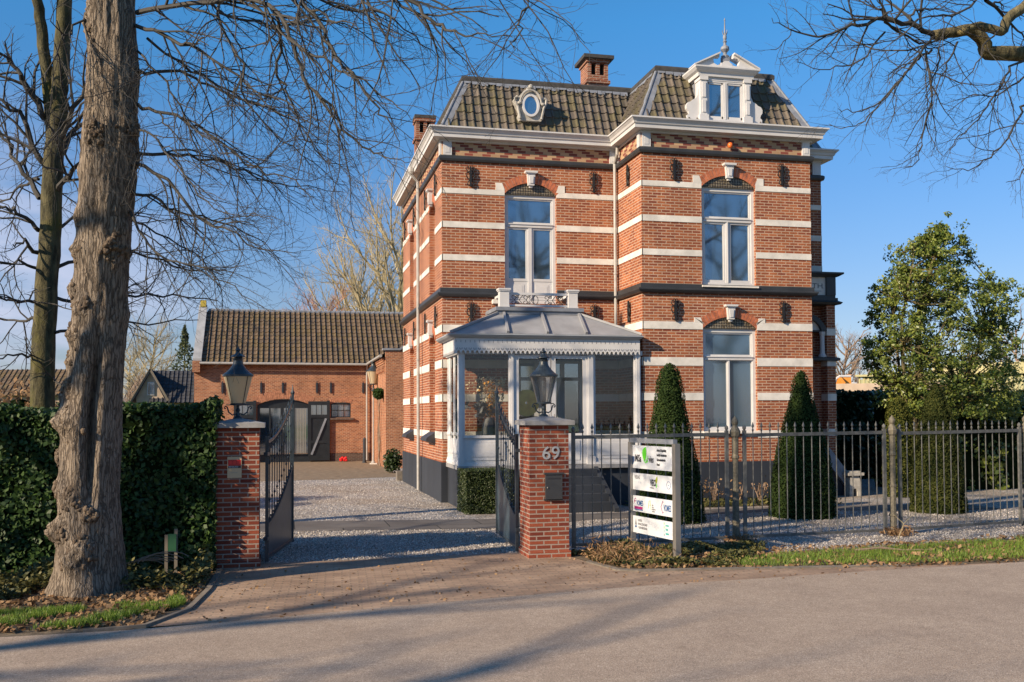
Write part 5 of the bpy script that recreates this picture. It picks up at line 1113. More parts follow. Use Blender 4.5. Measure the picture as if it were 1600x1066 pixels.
# cfg per level: spacing, length, angle, gravity, segments, radius ratio
def grow(mb,pts,r0,r1,lvl,cfg,rnd):
    k=len(pts); rs=[r0+(r1-r0)*i/(k-1) for i in range(k)]
    mb.tube(pts,rs,[7,5,4,3,3][min(lvl,4)],cap=False)
    if lvl>=len(cfg): return
    sp,ln,ang,grav,sg,s0=cfg[lvl]
    Ls=[0]
    for i in range(k-1): Ls.append(Ls[-1]+(pts[i+1]-pts[i]).length)
    T=Ls[-1]; s=T*s0+sp*rnd.random()
    side=rnd.random()*6.28
    while s<T:
        i=0
        while i<k-2 and Ls[i+1]<s: i+=1
        u=(s-Ls[i])/max(1e-6,Ls[i+1]-Ls[i]); p=pts[i].lerp(pts[i+1],u); t=(pts[i+1]-pts[i]).normalized(); r=rs[i]+(rs[i+1]-rs[i])*u
        a=t.cross(Vector((rnd.gauss(0,1),rnd.gauss(0,1),rnd.gauss(0,1)))).normalized(); 
        an=ang*(.7+.6*rnd.random()); d=(t*math.cos(an)+a*math.sin(an)).normalized()
        L_=ln*(1-.45*s/T)*(.55+.8*rnd.random()); q=[p]; st=L_/sg
        for j in range(sg):
            d=(d+Vector((rnd.gauss(0,.17),rnd.gauss(0,.17),rnd.gauss(0,.17)+grav))).normalized(); q.append(q[-1]+d*st)
        rr=min(r*.62,r0*.55); grow(mb,q,rr,max(.0016,rr*.35),lvl+1,cfg,rnd); s+=sp*(.6+.8*rnd.random())
# --- the big lime in front
lime=thing('lime_tree','huge gnarled grey lime trunk with burls at the roadside left of the gate','tree',(-5.92,-10.85,0))
TC=[(-5.97,-10.78,0.0,.39),(-5.95,-10.78,.27,.365),(-5.95,-10.79,.58,.35),(-5.96,-10.80,1.07,.335),(-5.95,-10.82,1.72,.33),(-5.93,-10.84,2.2,.315),(-5.86,-10.88,2.79,.295),(-5.81,-10.93,4.01,.29),(-5.74,-10.98,5.16,.30),(-5.69,-11.03,6.3,.275),(-5.70,-11.05,7.06,.245),(-5.6,-11.0,9.0,.25),(-5.45,-10.9,11,.19),(-5.3,-10.8,13.5,.10)]
tz=[c[2] for c in TC]
def tc(z): return [np.interp(z,tz,[c[i] for c in TC]) for i in (0,1,3)]
BURL=[(-1.9,.42,.10,.16),(-1.35,.95,.07,.12),(-2.1,1.15,.08,.15),(-2.95,1.25,.10,.12),(-3.1,2.35,.07,.12),(-2.45,2.45,.07,.11),(-2.9,3.6,.08,.12),(-2.7,4.45,.06,.12),(-.2,3.3,.05,.15),(-.6,4.3,.05,.12),(-1.9,3.0,.04,.08),(-3.0,5.0,.05,.10),(-.15,5.2,.07,.16),(-2.5,.78,.20,.16),(-2.95,.72,.14,.13),(-1.6,.55,.10,.15),(-2.35,2.02,.13,.17),(-2.7,2.05,.12,.14),(-3.0,1.62,.06,.10),(-2.6,3.05,.10,.14),(-2.9,2.75,.07,.14),(-2.2,3.35,.07,.12),(-.9,3.9,.05,.12),(-2.6,4.05,.09,.13),(-1.1,4.1,.06,.14),(-.35,4.05,.06,.12),(-.5,5.5,.10,.20),(-.4,4.9,.05,.15),(-2.0,5.4,.06,.14),(-2.8,6.7,.09,.18),(-2.4,7.0,.06,.2),(-1.3,6.5,.04,.12),(-.3,6.1,.05,.2),(-2.1,4.6,.03,.08)]
m=MB(); NA,NZ=110,330; zs_=[13.5*(i/NZ)**1.25 for i in range(NZ+1)]
for z in zs_:
    cx,cy,r=tc(z)
    for j in range(NA):
        a=2*PI*j/NA-PI; rr=r*(1+.03*math.sin(2*a+.8)+.02*math.sin(3*a+z*.6)+.012*math.sin(5*a-z))
        fl=math.exp(-z/.22)*.10*(1+.9*math.sin(4*a+1)+.4*math.sin(7*a)); rr+=fl*.55
        for ba,bz,bh,bw in BURL:
            da=(a-ba+PI)%(2*PI)-PI; e=((da*r)**2+(z-bz)**2)/(bw*bw)
            if e<6: rr+=.62*bh*math.exp(-e*1.5)*(1+.8*mnoise.noise(Vector((a*9,z*14,bz)))+.3*mnoise.noise(Vector((a*22,z*30,bz))))
        ga=-1.42; da=(a-ga+PI)%(2*PI)-PI; gz=math.exp(-((z-2.1)/.95)**4); rr-=.15*gz*math.exp(-(da*r/.05)**2); rr+=.03*gz*math.exp(-((abs(da*r)-.15)/.09)**2); 
        rr+=.012*mnoise.noise(Vector((a*r*28,z*3.0,1)))+.010*mnoise.noise(Vector((a*r*60,z*7,5)))+.02*mnoise.noise(Vector((a*3,z*2,8)))
        m.v.append((cx+rr*math.cos(a),cy+rr*math.sin(a),z))
for i in range(NZ):
    for j in range(NA):
        j2=(j+1)%NA; m.f.append((i*NA+j,i*NA+j2,(i+1)*NA+j2,(i+1)*NA+j)); m.fm.append(0)
m.build('trunk','lime_bark',lime,smooth=True,uv=False,fix=False)
rn=random.Random(11)
GD=[ # photo-pixel limb courses with their real distances
 [(211,40,11.8),(281,66,11.6),(340,95,11.4),(400,141,11.2),(450,160,11.0),(500,205,10.9)],
 [(216,110,11.8),(281,112,12.0),(328,136,12.2),(420,170,12.4),(480,205,12.6),(530,245,12.7)],
 [(214,162,11.8),(262,178,11.6),(330,210,11.4),(400,262,11.2),(460,282,11.0),(500,330,10.8)],
 [(210,237,11.8),(281,244,12.2),(338,253,12.5),(400,277,12.9),(470,290,13.2),(535,300,13.4)],
 [(206,253,11.8),(260,280,11.7),(319,347,11.5),(360,362,11.3),(400,385,11.2),(470,395,11.0)],
 [(204,295,11.8),(250,318,11.9),(281,333,12.1),(347,347,12.3),(400,372,12.5),(440,410,12.6)],
 [(199,330,11.8),(225,370,11.6),(262,408,11.5),(319,422,11.3),(360,450,11.2),(420,486,11.0)],
 [(200,345,11.8),(225,352,12.5),(300,395,13),(340,440,13.4),(350,500,13.6)],
 [(214,20,11.8),(300,5,11.2),(422,9,10.6),(460,70,10.2),(507,94,10.0),(591,145,9.8),(643,188,9.6)],
 [(460,70,10.2),(480,120,10.2),(516,169,10.1),(568,230,10.0),(600,245,9.9),(643,253,9.8)],
 [(300,-60,11.4),(420,-40,10.6),(474,0,10.0),(510,60,9.8),(540,103,9.7),(582,155,9.6),(605,190,9.5),(624,230,9.4)],
 [(422,9,10.6),(440,60,10.9),(430,110,11.1),(455,150,11.2),(470,200,11.3),(493,235,11.4),(525,258,11.5),(550,250,11.6)],
 [(474,-60,10),(580,-40,9.6),(643,0,9.3),(680,35,9.1),(708,52,9.0),(750,56,8.9),(800,58,8.8)],
 [(580,-40,9.6),(700,-60,9.0),(816,-10,8.6),(812,30,8.5),(800,65,8.5),(797,88,8.4)],
 [(338,-20,11.6),(345,40,11.2),(380,100,11.0),(380,155,10.9),(420,170,10.8),(460,188,10.7),(490,230,10.6)],
 [(230,60,11.8),(300,110,12.6),(370,150,13.2),(440,220,13.8),(500,262,14.2),(545,300,14.5)],
 [(300,-30,12.2),(360,30,12.8),(450,40,13.3),(520,30,13.8),(600,70,14.1),(650,60,14.3)],
 [(215,80,11.8),(260,130,11.0),(300,200,10.6),(360,240,10.3),(420,250,10.1)],
 [(210,200,11.8),(250,220,11.1),(300,290,10.6),(350,330,10.3),(410,340,10.1)],
 [(420,-50,12),(520,10,12.4),(600,20,12.8),(660,70,13.2),(690,90,13.4)],
 [(140,20,11.8),(110,50,11.4),(80,100,11.1),(60,130,10.9),(20,150,10.8)],
 [(140,140,11.8),(115,180,12.1),(70,230,12.5),(30,240,12.8),(-20,280,13)],
 [(150,60,11.6),(150,130,11.2),(165,200,11.1),(170,250,11.0)],
 [(205,60,11.6),(190,130,11.1),(200,210,10.8)]]
cfgL=[(.165,1.3,.52,-.05,7,.08),(.14,.45,.65,.05,4,.12),(.13,.16,.8,.02,2,.2)]
m=MB()
for i,g in enumerate(GD):
    pts=smooth_path([at(*q) for q in g],4,.02); r0=.62*[.05,.045,.045,.045,.05,.042,.036,.032,.065,.045,.06,.04,.055,.035,.04,.035,.04,.03,.03,.04,.03,.03,.012,.012][i]
    grow(m,pts,r0*.8,.003,0,cfgL,rn)
m.build('crown_left' if False else 'crown','twig_dark',lime,uv=False,fix=False)
m=MB()     # upper crown, above the picture, still throwing its shade
for k in range(16):
    z=7.5+k*.38; cx,cy,r=tc(z); a=k*2.4+1; L_=3.4-1.3*abs(k-6)/10; d=Vector((math.cos(a),math.sin(a),.45)).normalized()
    pts=[Vector((cx,cy,z))]
    for j in range(6): d=(d+Vector((rn.gauss(0,.12),rn.gauss(0,.12),.02))).normalized(); pts.append(pts[-1]+d*L_/6)
    grow(m,pts,.07,.012,0,[(.3,1.3,.8,.0,5,.2),(.25,.5,.8,0,3,.2)],rn)
m.build('upper_crown','twig_dark',lime,uv=False,fix=False)
rb=random.Random(3); ico=bmesh.new(); bmesh.ops.create_icosphere(ico,subdivisions=2,radius=1); IV=[v.co.copy() for v in ico.verts]; IF=[tuple(v.index for v in f.verts) for f in ico.faces]; ico.free()
for ba,bz,bh,bw in BURL:      # each burl: a knot of rough lumps grown into the trunk
    if bh<.055 or bz>6.9: continue
    m=MB(); cx,cy,r=tc(bz)
    for k in range(26):
        a=ba+rb.gauss(0,bw/r*.42); z=bz+rb.gauss(0,bw*.45); rr=r+bh*.28*math.exp(-(((a-ba)*r)**2+(z-bz)**2)/(bw*bw*1.4)); s_=rb.uniform(.015,.042); p=Vector((cx+rr*math.cos(a),cy+rr*math.sin(a),z))
        m.add([p+v*s_*(1+.55*mnoise.noise(v*2.3+Vector((k,bz,0)))+.3*mnoise.noise(v*6+Vector((k,bz,3)))) for v in IV],IF)
    m.build('burl','burl_bark',lime,smooth=True,uv=False,fix=False)
# --- mossy tree behind the hedge
mt=thing('mossy_tree','slender moss-grown forked tree standing behind the ivy hedge','tree',(-7.75,-5.1,0)); rn=random.Random(5)
m=MB(); m.tube(smooth_path([Vector((-7.80,-5.05,0)),at(66,640,17),at(70,500,17),at(79,350,17),at(86,220,17),at(95,170,17)],6,.008),[.215-.07*i/30 for i in range(31)],14)
m.tube(smooth_path([at(90,200,17),at(94,120,17),at(101,0,17),at(110,-120,17)],6,.01),[.155-.05*i/18 for i in range(19)],12)
m.tube(smooth_path([at(84,235,17),at(70,89,17),at(59,0,16.8),at(50,-90,16.6)],6,.01),[.11-.04*i/18 for i in range(19)],12)
m.build('trunk','mossy_bark',mt,smooth=True,uv=False,fix=False)
m=MB()
for g,r in (([(70,185,17),(40,130,16.6),(10,90,16.4),(-30,60,16)],.06),([(68,255,17),(35,190,16.8),(0,150,16.5),(-40,120,16.3)],.055),([(62,310,17),(30,255,17.2),(0,205,17.5),(-40,180,18)],.05),([(92,250,17),(120,200,17.4),(150,185,17.8),(200,150,18.3)],.055),([(92,225,17),(125,150,16.6),(160,100,16.4),(190,20,16)],.05),([(90,300,17),(115,265,16.5),(150,240,16.2),(200,235,16)],.05),([(60,360,17),(30,335,16.6),(0,325,16.4),(-40,330,16)],.04),([(60,395,17),(35,378,16.6),(20,382,16.4)],.04),([(58,470,17),(30,468,16.2),(0,465,15.8),(-40,450,15)],.03),([(85,470,17),(130,465,17.4),(210,462,18),(290,465,18.6),(340,470,19)],.035),
    ([(58,500,17),(20,500,17.5),(-30,498,18)],.03),([(86,520,17),(150,500,17.6),(230,505,18.4),(310,500,19)],.03),([(84,420,17),(140,400,17.6),(210,395,18.3),(290,420,19),(350,430,19.5)],.035),([(60,420,17),(20,410,16.5),(-30,420,16)],.03),([(58,560,17),(25,555,16.5),(-20,560,16)],.025),([(84,590,17),(110,610,16.5),(130,600,16.3)],.02),([(85,360,17),(140,330,18),(200,330,19),(260,350,20)],.03),([(60,280,17),(20,300,18),(-20,330,19)],.03)):
    grow(m,smooth_path([at(*q) for q in g],4,.03),r,.008,0,[(.22,1.3,.7,-.01,5,.1),(.17,.5,.7,0,3,.15),(.16,.18,.8,0,2,.3)],rn)
m.build('crown','twig_dark',mt,uv=False,fix=False)
# --- tree reaching in from the right
rt=thing('overhanging_tree','bare tree whose mossy limb reaches in from the upper right corner','tree',(9.7,-10.6,0)); rn=random.Random(21)
m=MB(); m.tube(smooth_path([Vector((9.7,-10.6,0)),Vector((9.7,-10.6,2)),Vector((9.65,-10.65,4.5)),Vector((9.75,-10.7,7)),Vector((9.6,-10.6,10)),Vector((9.5,-10.5,13))],5,.01),[.40-.28*i/25 for i in range(26)],16)
lim=smooth_path([Vector((9.65,-10.65,6.2))]+[at(*q) for q in ((1700,90,15),(1600,84,14.6),(1545,82,14.4),(1537,66,14.3),(1518,48,14.2),(1495,50,14.1),(1458,55,14))],4,.004); m.tube(lim,[.13-.06*i/(len(lim)-1) for i in range(len(lim))],10)
lim2=smooth_path([Vector((9.65,-10.65,6.6)),at(1680,-30,14.8),at(1600,12,14.3),at(1574,31,14.1),at(1566,50,14.0),at(1530,40,13.9),at(1500,52,13.8)],4,.004); m.tube(lim2,[.09-.04*i/(len(lim2)-1) for i in range(len(lim2))],8)
m.build('trunk','oak_bark',rt,smooth=True,uv=False,fix=False)
m=MB()
for g,r in (([(1460,55,14),(1422,38,13.8),(1383,29,13.6),(1355,36,13.5),(1320,46,13.4),(1280,56,13.3),(1236,48,13.2),(1206,28,13.1)],.055),([(1383,29,13.6),(1400,48,13.9),(1440,65,14),(1455,75,14.1),(1500,60,14.2)],.03),
 ([(1448,80,14),(1453,150,13.9),(1440,215,13.8),(1434,250,13.7),(1412,264,13.7)],.028),([(1466,75,14),(1462,110,14.3),(1450,150,14.5),(1448,200,14.6)],.02),([(1496,66,14),(1480,100,13.6),(1465,130,13.4),(1455,170,13.3)],.022),([(1460,57,14),(1440,80,13.5),(1413,120,13.2),(1376,160,13),(1340,174,12.9),(1310,170,12.8)],.026),
 ([(1456,78,14),(1430,100,14.4),(1400,130,14.8),(1360,180,15),(1325,200,15.1),(1295,194,15.2)],.024),([(1600,95,14.5),(1575,112,14.2),(1555,150,14),(1530,185,13.8),(1500,215,13.7),(1485,240,13.6)],.026),([(1600,165,14),(1590,190,13.9),(1570,225,13.8),(1540,250,13.8),(1510,268,13.7),(1478,260,13.7)],.024),([(1640,200,14),(1600,270,13.8),(1572,285,13.7)],.015),
 ([(1383,29,13.6),(1370,10,13.6),(1345,-10,13.6)],.03),([(1420,35,13.8),(1430,18,13.8),(1460,15,13.9),(1490,0,14)],.03),([(1380,30,13.6),(1395,10,13.2),(1380,-20,13)],.02),([(1540,0,14),(1570,25,14.3),(1595,55,14.6),(1620,80,15)],.04),([(1566,45,14),(1540,70,13.6),(1520,110,13.4),(1480,140,13.2)],.02),([(1600,120,14.2),(1560,150,14.6),(1520,150,15),(1480,175,15.2)],.02),([(1236,48,13.2),(1222,70,13.1),(1204,78,13)],.01),
 ([(1550,-20,14),(1500,20,13.5),(1450,25,13.2),(1400,60,13),(1330,75,12.8)],.025),([(1383,50,13.7),(1340,95,13.5),(1295,108,13.4),(1245,97,13.3)],.02),([(1480,60,14),(1400,80,14.2),(1330,60,14.5),(1290,30,14.6)],.02)):
    grow(m,smooth_path([at(*q) for q in g],4,.015),r*.72,.004,0,[(.17,.95,.7,-.02,5,.08),(.14,.38,.7,0,4,.12),(.12,.14,.8,.0,2,.25)],rn)
m.build('crown','twig_dark',rt,uv=False,fix=False)
m=MB()
for k in range(12):
    z=6.5+k*.5; a=k*2.4+2.2; d=Vector((math.cos(a),math.sin(a),.5)).normalized(); pts=[Vector((9.6,-10.6,z))]
    for j in range(6): d=(d+Vector((rn.gauss(0,.12),rn.gauss(0,.12),.02))).normalized(); pts.append(pts[-1]+d*.55)
    if abs(a%6.28-3.1)>.9: grow(m,pts,.07,.012,0,[(.35,1.3,.8,.0,4,.2),(.3,.5,.8,0,3,.2)],rn)
m.build('upper_crown','twig_dark',rt,uv=False,fix=False)
# --- generic bare trees
def bare_tree(name,label,x,y,h,seed,trunk_r=.2,fork=.25,spread=.35,mat_t='oak_bark',mat_c='twig_brown',dens=1.0,limbs=14,grp=None,tw=.012,up=.12,lens=.45):
    t=thing(name,label,'tree',(x,y,0),grp); rn=random.Random(seed); m=MB(); zt=h*.82; pts=[Vector((x+rn.gauss(0,.01*h)*(i>0),y+rn.gauss(0,.01*h)*(i>0),zt*i/7)) for i in range(8)]; m.tube(pts,[trunk_r*(1-.8*i/7) for i in range(8)],8); m.build('trunk',mat_t,t,smooth=True,uv=False,fix=False)
    m=MB()
    for k in range(limbs):
        s=fork+(1-fork)*k/limbs; z=zt*s; i=min(6,int(s*7)); p=pts[i].lerp(pts[i+1],s*7-i) if s<1 else pts[-1]; a=k*2.399+seed; L_=h*lens*(1.15-.6*s); d=Vector((math.cos(a)*spread*2,math.sin(a)*spread*2,.75)).normalized(); q=[p]
        for j in range(6): d=(d+Vector((rn.gauss(0,.1),rn.gauss(0,.1),up))).normalized(); q.append(q[-1]+d*L_/6)
        grow(m,q,trunk_r*(.5-.25*s),tw,0,[(h*.055/dens,h*.17,.6,up*.5,4,.15),(h*.03/dens,h*.07,.6,up*.4,3,.15),(h*.02/dens,h*.03,.6,.0,2,.2)],rn)
    m.build('crown',mat_c,t,uv=False,fix=False); return t
BT=lambda px,D:(at(px,640,D).x,at(px,640,D).y)
bare_tree('fan_tree','tall bare fan shaped tree behind the coach house beside the villa',*BT(628,60),15.8,4,.30,.10,.42,'oak_bark','twig_olive',1.7,26,None,.018,.16,.62)
bare_tree('fan_tree','smaller bare upright tree between the coach house ridge and the villa edge',*BT(565,63),13.0,5,.24,.12,.38,'oak_bark','twig_olive',1.6,22,None,.018,.16,.58)
bare_tree('russet_tree','russet bare tree behind the middle of the coach house roof',*BT(500,60),10.0,8,.2,.2,.5,'oak_bark','twig_red',2.0,24,'trees behind the coach house',.022,.08,.4)
bare_tree('russet_tree','low russet bare tree further left behind the coach house roof',*BT(430,64),8.6,9,.18,.2,.5,'oak_bark','twig_red',1.9,22,'trees behind the coach house',.022,.08,.4)
bare_tree('bare_tree','thin bare tree behind the left end of the coach house roof',*BT(385,70),8.6,10,.15,.2,.4,'oak_bark','twig_brown',1.6,18,'trees behind the coach house',.02,.1,.4)
bare_tree('bare_tree','bare tree directly behind the far cottage',*BT(238,88),11.0,12,.2,.2,.45,'oak_bark','twig_olive',1.8,22,'trees behind the cottage',.02,.08,.42)
bare_tree('bare_tree','bare pale tree between the lime trunk and the cottage',*BT(203,92),9.5,13,.18,.2,.5,'oak_bark','twig_olive',1.8,20,'trees behind the cottage',.02,.05,.42)
bare_tree('bare_tree','pale bare tree on the horizon just right of the villa',*BT(1322,80),9.2,14,.25,.2,.5,'twig_brown','twig_brown',1.7,22,'trees on the right horizon',.025,.1,.42)
bare_tree('bare_tree','pale bare tree on the horizon at the right picture edge',*BT(1590,85),11.5,15,.25,.2,.5,'twig_brown','twig_brown',1.1,15,'trees on the right horizon',.025,.1,.42)
bare_tree('bare_tree','bare horizon tree showing through the holly crown',*BT(1420,95),8.5,16,.25,.2,.5,'twig_brown','twig_brown',.9,13,'trees on the right horizon',.025,.1,.42)
# conifer
def conifer(px,D,h,label,seed):
    x,y=BT(px,D); t=thing('conifer',label,'tree',(x,y,0)); m=MB(); m.tube([(x,y,0),(x,y,h)],[.15,.02],6); m.build('trunk','oak_bark',t); n=2600; 
    z=h*(.15+.85*np.random.rand(n)); q=np.random.rand(n)*2*PI; r=(1-z/h)*h*.30*(.45+.55*np.random.rand(n))*(1+.35*np.sin(z*5+q*2)); P=np.stack([x+r*np.cos(q),y+r*np.sin(q),z-r*.15],1); U,V=leaf_axes(rnd_dirs(n),.22,1.3); quads('crown',P,U*.6,V,'conifer_leaf',t)
conifer(288,84,9.8,'dark green conifer behind the left gable of the coach house',1)
# roadside trees out of the picture (reflections and shade)
a=bare_tree('roadside_tree','bare roadside tree seen only as a reflection in the villa windows',11.5,-36.5,13,30,.35,.3,.5,'oak_bark','twig_dark',.75,15,'roadside trees reflected or shading',.02,.04,.42)
a.scale=(1.35,1.35,1.35)
a2=bare_tree('roadside_tree','thin crowned roadside tree left of the picture shading the left gate pier',-13.2,-13.05,12,31,.33,.4,.5,'oak_bark','twig_dark',.42,10,'roadside trees reflected or shading',.02,.04,.42)
OFF=[(24,-38),(-20.5,-19.9),(-30,-22.7),(-44,-27),(-21,-24.3),(-33,-29)]
for i,(x,y) in enumerate(OFF):
    c=copy_tree(a if i==0 else a2); c.location=(x,y,0); c.rotation_euler=(0,0,1.3*i); c.scale=(1.35,1.35,1.35) if i==0 else (1,1,1); ROOT[c.name]=(x,y,0)
    c['label']=['bare roadside tree reflected in the upper bay window, behind the photographer','second bare roadside tree left of the picture shading the road','third bare roadside tree left of the picture shading the garden','farthest bare roadside tree left of the picture near the field','bare tree in the field behind the photographer, nearest the road','bare tree in the field behind the photographer, farther off'][i]
# --- holly
hx,hy=at(1435,640,26).x,at(1435,640,26).y
ht=thing('holly_tree','tall loose holly tree with glossy sunlit leaves rising over the right hedge','tree',(hx,hy,0)); rn=random.Random(9)
m=MB(); tips=[]
def spine(pts,r0,r1): m.tube(smooth_path(pts,4,.02),[r0+(r1-r0)*i/((len(pts)-1)*4) for i in range((len(pts)-1)*4+1)],7)
s1=[Vector((hx,hy,0)),at(1437,560,26),at(1440,470,26),at(1462,400,26),at(1480,352,26)]; spine(s1,.11,.02)
s2=[Vector((hx-.3,hy+.1,0)),at(1408,600,26),at(1395,500,26.2),at(1402,440,26.3),at(1408,395,26.3)]; spine(s2,.05,.008)
s3=[Vector((hx+.5,hy+.1,0)),at(1500,600,26.3),at(1540,520,26.5),at(1560,450,26.6)]; spine(s3,.08,.02)
s4=[Vector((hx-.2,hy-.2,1.5)),at(1410,540,25.6),at(1415,470,25.5),at(1425,420,25.4)]; spine(s4,.06,.02)
# crown outline (photo): half widths by height about px 1468
OUT=[(352,1478,14),(375,1470,34),(395,1462,62),(420,1465,72),(450,1460,92),(480,1466,112),(510,1472,122),(540,1470,125),(570,1475,120),(600,1480,118),(640,1490,100),(680,1500,90)]
oy_=[o[0] for o in OUT]
LP=[q+Vector((rn.gauss(0,.25),rn.gauss(0,.25),rn.gauss(0,.25))) for sp_ in (s1[1:],s3[1:],s4[1:]) for a_,b_ in zip(sp_,sp_[1:]) for q in [a_.lerp(b_,k_2/9) for k_2 in range(10)]]; 
for k in range(1500):
    py=352+ (650-352)*rn.random()**.85; cx=np.interp(py,oy_,[o[1] for o in OUT]); w=np.interp(py,oy_,[o[2] for o in OUT]); u=rn.uniform(-1,1); px=cx+u*w*(.82+.3*rn.random()); depth=26+rn.uniform(-1,1)*w*.014*math.sqrt(max(.05,1-min(1,abs(u))**2))
    if mnoise.noise(Vector((px*.028,py*.028,depth*.8)))<-.11-.0011*(py-352): continue
    c=at(px,py,depth); LP.append(c)
    base=min((s1[1:]+s2[1:]+s3[1:]+s4[1:]),key=lambda q:(q-c-Vector((0,0,-.5))).length)
    if (base-c).length<1.8 and k%2==0: m.tube([base,base.lerp(c,.5)+Vector((0,0,-.06)),c],[.02,.012,.006],4,False)
m.build('trunk','oak_bark',ht,uv=False,fix=False)
LP+=[at(1410+rn.gauss(0,13),385+70*rn.random(),26.2+rn.gauss(0,.3)) for _ in range(34)]+[at(1560+rn.gauss(0,16),440+80*rn.random(),26.2+rn.gauss(0,.3)) for _ in range(40)]
Ps=[]
for c in LP:
    n=rn.randint(20,46); d=rnd_dirs(n)*(np.random.rand(n,1)**.5)*np.array([.19,.19,.15])*rn.uniform(.55,1.25); Ps.append(np.array(c)+d)
P=np.concatenate(Ps); U,V=leaf_axes(rnd_dirs(len(P),(-.5,-.4,.7),.7),.070,1.2); quads('crown',P,U*.8,V,'holly_leaf',ht)
# --- scrub behind the left hedge
for i,(px,D,r,lb_) in enumerate(((30,20,(1.3,.9,1.25),'brown twiggy scrub behind the ivy hedge at the left edge'),(130,22,(1.2,.9,1.2),'dark green scrub behind the ivy hedge beside the mossy tree'))):
    x,y=BT(px,D); clump_bush('scrub',lb_,'shrub',(x,y,1.6),r,['dead_leaf','hedge_dark'][i],2600,.09,grp='scrub behind the ivy hedge')
def wood(name,label,px0,px1,D,h,n,mat):
    px=px0+(px1-px0)*np.random.rand(n); dd_=D*(1+.15*np.random.rand(n)); C=np.array([list(at(a,640,b)) for a,b in zip(px,dd_)]); hh=h*(.55+.45*np.array([.5+mnoise.noise(Vector((a*.02,1,2))) for a in px])); C[:,2]=hh*np.random.rand(n)**.8
    L_=.35+.5*np.random.rand(n); dirs=rnd_dirs(n,(0,0,1.5),1.0); V=dirs*L_[:,None]; U=np.cross(dirs,rnd_dirs(n)); U/=np.linalg.norm(U,axis=1)[:,None]; stuff(quads(name,C,U*.022,V,mat),label,'woodland')
wood('far_woodland','low brown leafless woodland along the left horizon',-60,330,75,5.2,14000,'twig_brown')
wood('far_woodland','low leafless woodland behind the coach house roof',330,640,80,8.0,14000,'twig_red')
wood('far_woodland','low pale leafless woodland on the right horizon',1290,1700,140,7.5,9000,'twig_brown')
# ================================================ FAR BUILDINGS
t=thing('cottage','small pink gabled cottage with blue-black tiled roof beyond the ivy hedge','cottage',(-11.5,47,0))
m=MB(); m.box(-13.1,-9,45.3,49,0,3.3); m.prism([(-13.1,0),(-11.4,0),(-11.4,3.3),(-12.24,4.95),(-13.1,3.3)],fnF(45),0,.3); m.build('wall','render_cream',t)
m=MB(); tiles(m,(-12.30,44.8,2.95),(1,0,0),(0,1,0),9,.31,lambda v:0,lambda v:5,.28,.06,.03,Vector((.62,.78)))
m.add([(-12.30,44.85,2.95),(-7.3,44.85,2.95),(-7.3,46.6,5.15),(-12.30,46.6,5.15)],[(0,1,2,3)]) ; m.add([(-13.5,44.6,2.9),(-12.25,44.6,5.15),(-12.25,48,5.15),(-13.5,48,2.9)],[(0,1,2,3)]); m.build('roof','slate_tile',t,fix=False)
m=MB(); m.bar((-13.45,44.7,2.95),(-12.22,44.7,5.15),.12,.14); m.bar((-12.22,44.7,5.15),(-11.1,44.7,3.1),.12,.14); m.build('verge_board','wood_pale',t)
m=MB(); m.box(-12.42,-11.98,44.93,44.99,3.45,4.3); o=m.build('window','white_paint',t); m=MB(); m.box(-12.38,-12.22,44.91,44.925,3.5,4.25); m.box(-12.18,-12.02,44.91,44.925,3.5,4.25); m.build('pane','window_glass',o)
a0=at(-60,600,60); t=thing('far_house','long low house with brown tiled roof glimpsed behind the mossy tree','house',(a0.x,a0.y,0))
b0=at(112,600,60); d=(b0-a0); d.z=0; Lh=d.length; d/=Lh; n_=Vector((-d.y,d.x,0))
def hb(u0,u1,w0,w1,z0,z1,mb): 
    c=[a0+d*u+n_*w for u,w in ((u0,w0),(u1,w0),(u1,w1),(u0,w1))]; mb.add([(p.x,p.y,z0) for p in c]+[(p.x,p.y,z1) for p in c],[(0,3,2,1),(4,5,6,7),(0,1,5,4),(1,2,6,5),(2,3,7,6),(3,0,4,7)])
m=MB(); hb(0,Lh,0,6,0,3.4,m); m.build('wall','render_cream',t)
m=MB(); tiles(m,(a0.x-n_.x*.4,a0.y-n_.y*.4,3.35),tuple(d),tuple(n_),7,.36,lambda v:0,lambda v:Lh,.3,.06,.03,Vector((.75,.66))); m.build('roof','coach_tile',t,fix=False)
for u in (1.4,2.7,3.9,5.2):
    m=MB(); hb(u,u+.8,-.05,.0,1.6,2.7,m); m.build('window','window_glass',t)
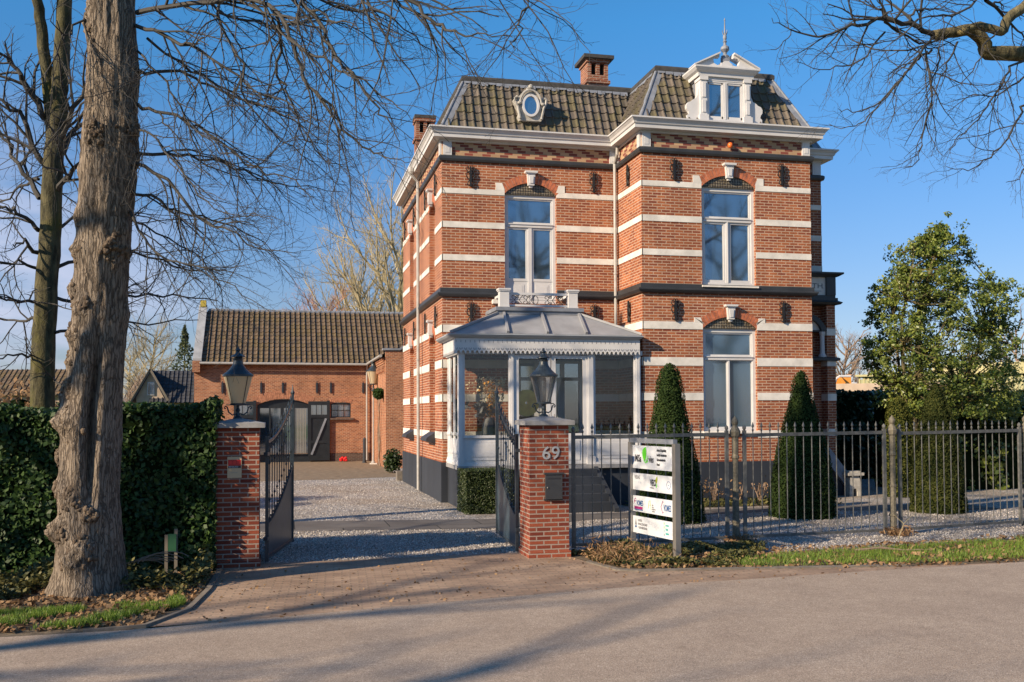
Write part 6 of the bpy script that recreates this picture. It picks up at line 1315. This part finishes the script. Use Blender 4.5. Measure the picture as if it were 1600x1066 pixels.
a0=at(1342,600,72); b0=at(1760,600,64); t=thing('shed','long pale green corrugated shed beyond the garden hedge','shed',(a0.x,a0.y,0)); d=b0-a0; d.z=0; Lh=d.length; d/=Lh; n_=Vector((-d.y,d.x,0))
m=MB(); hb(0,Lh,0,10,0,4.5,m)
k=int(Lh/.3)
m2=MB()
for i in range(k): hb(i*.3,i*.3+.12,-.05,-.001,3.4,4.7,m2)
t_w=m.build('wall','corrugated',t); m2.build('cladding_rib','corrugated_light',t)
m=MB(); hb(-.2,Lh+.2,-.3,10.3,4.7,4.85,m); hb(Lh*.3,Lh,-.1,10,4.86,5.5,m); m.build('roof','corrugated_light',t)
a0=at(1300,610,52); b0=at(1480,611,50); d=b0-a0; d.z=0; Lh=d.length; d/=Lh; n_=Vector((-d.y,d.x,0)); m=MB(); hb(0,Lh,0,.3,0,3.62,m); tag(m.build('garden_wall','render_cream'),'long low beige wall top showing over the dark hedge','wall')
c=at(1325,600,58); t=thing('orange_tipper','tilted orange tipper body with white tube frame beyond the hedge','tipper',(c.x,c.y,0))
m=MB(); m.add([tuple(at(px,py,D)) for D in (57,59) for px,py in ((1303,607),(1311,587),(1330,585),(1330,607))]+[],[(0,1,2,3),(7,6,5,4),(0,4,5,1),(1,5,6,2),(2,6,7,3),(3,7,4,0)]); 
q=[tuple(at(px,py,D)) for D in (56.5,57) for px,py in ((1308,588),(1313,587),(1328,607),(1322,607))]; m.add(q,[(0,1,2,3),(7,6,5,4),(0,4,5,1),(1,5,6,2),(2,6,7,3),(3,7,4,0)]); m.build('body','orange_paint',t)
m=MB(); m.tube([at(1303,606,56),at(1306,592,56),at(1312,588,56),at(1329,588,56)],.07,6); m.tube([at(1331,599,56),at(1337,599,56),at(1337,608,56)],.07,6); m.tube([Vector((at(1337,608,56).x,at(1337,608,56).y,0)),at(1337,608,56)],.07,6); m.tube([Vector((at(1303,606,56).x,at(1303,606,56).y,0)),at(1303,606,56)],.07,6); m.build('tube_frame','white_paint',t)
m=MB(); m.box(c.x-.6,c.x+.6,c.y-.4,c.y+.4,0,3.55); m.build('chassis','plinth_tar',t)
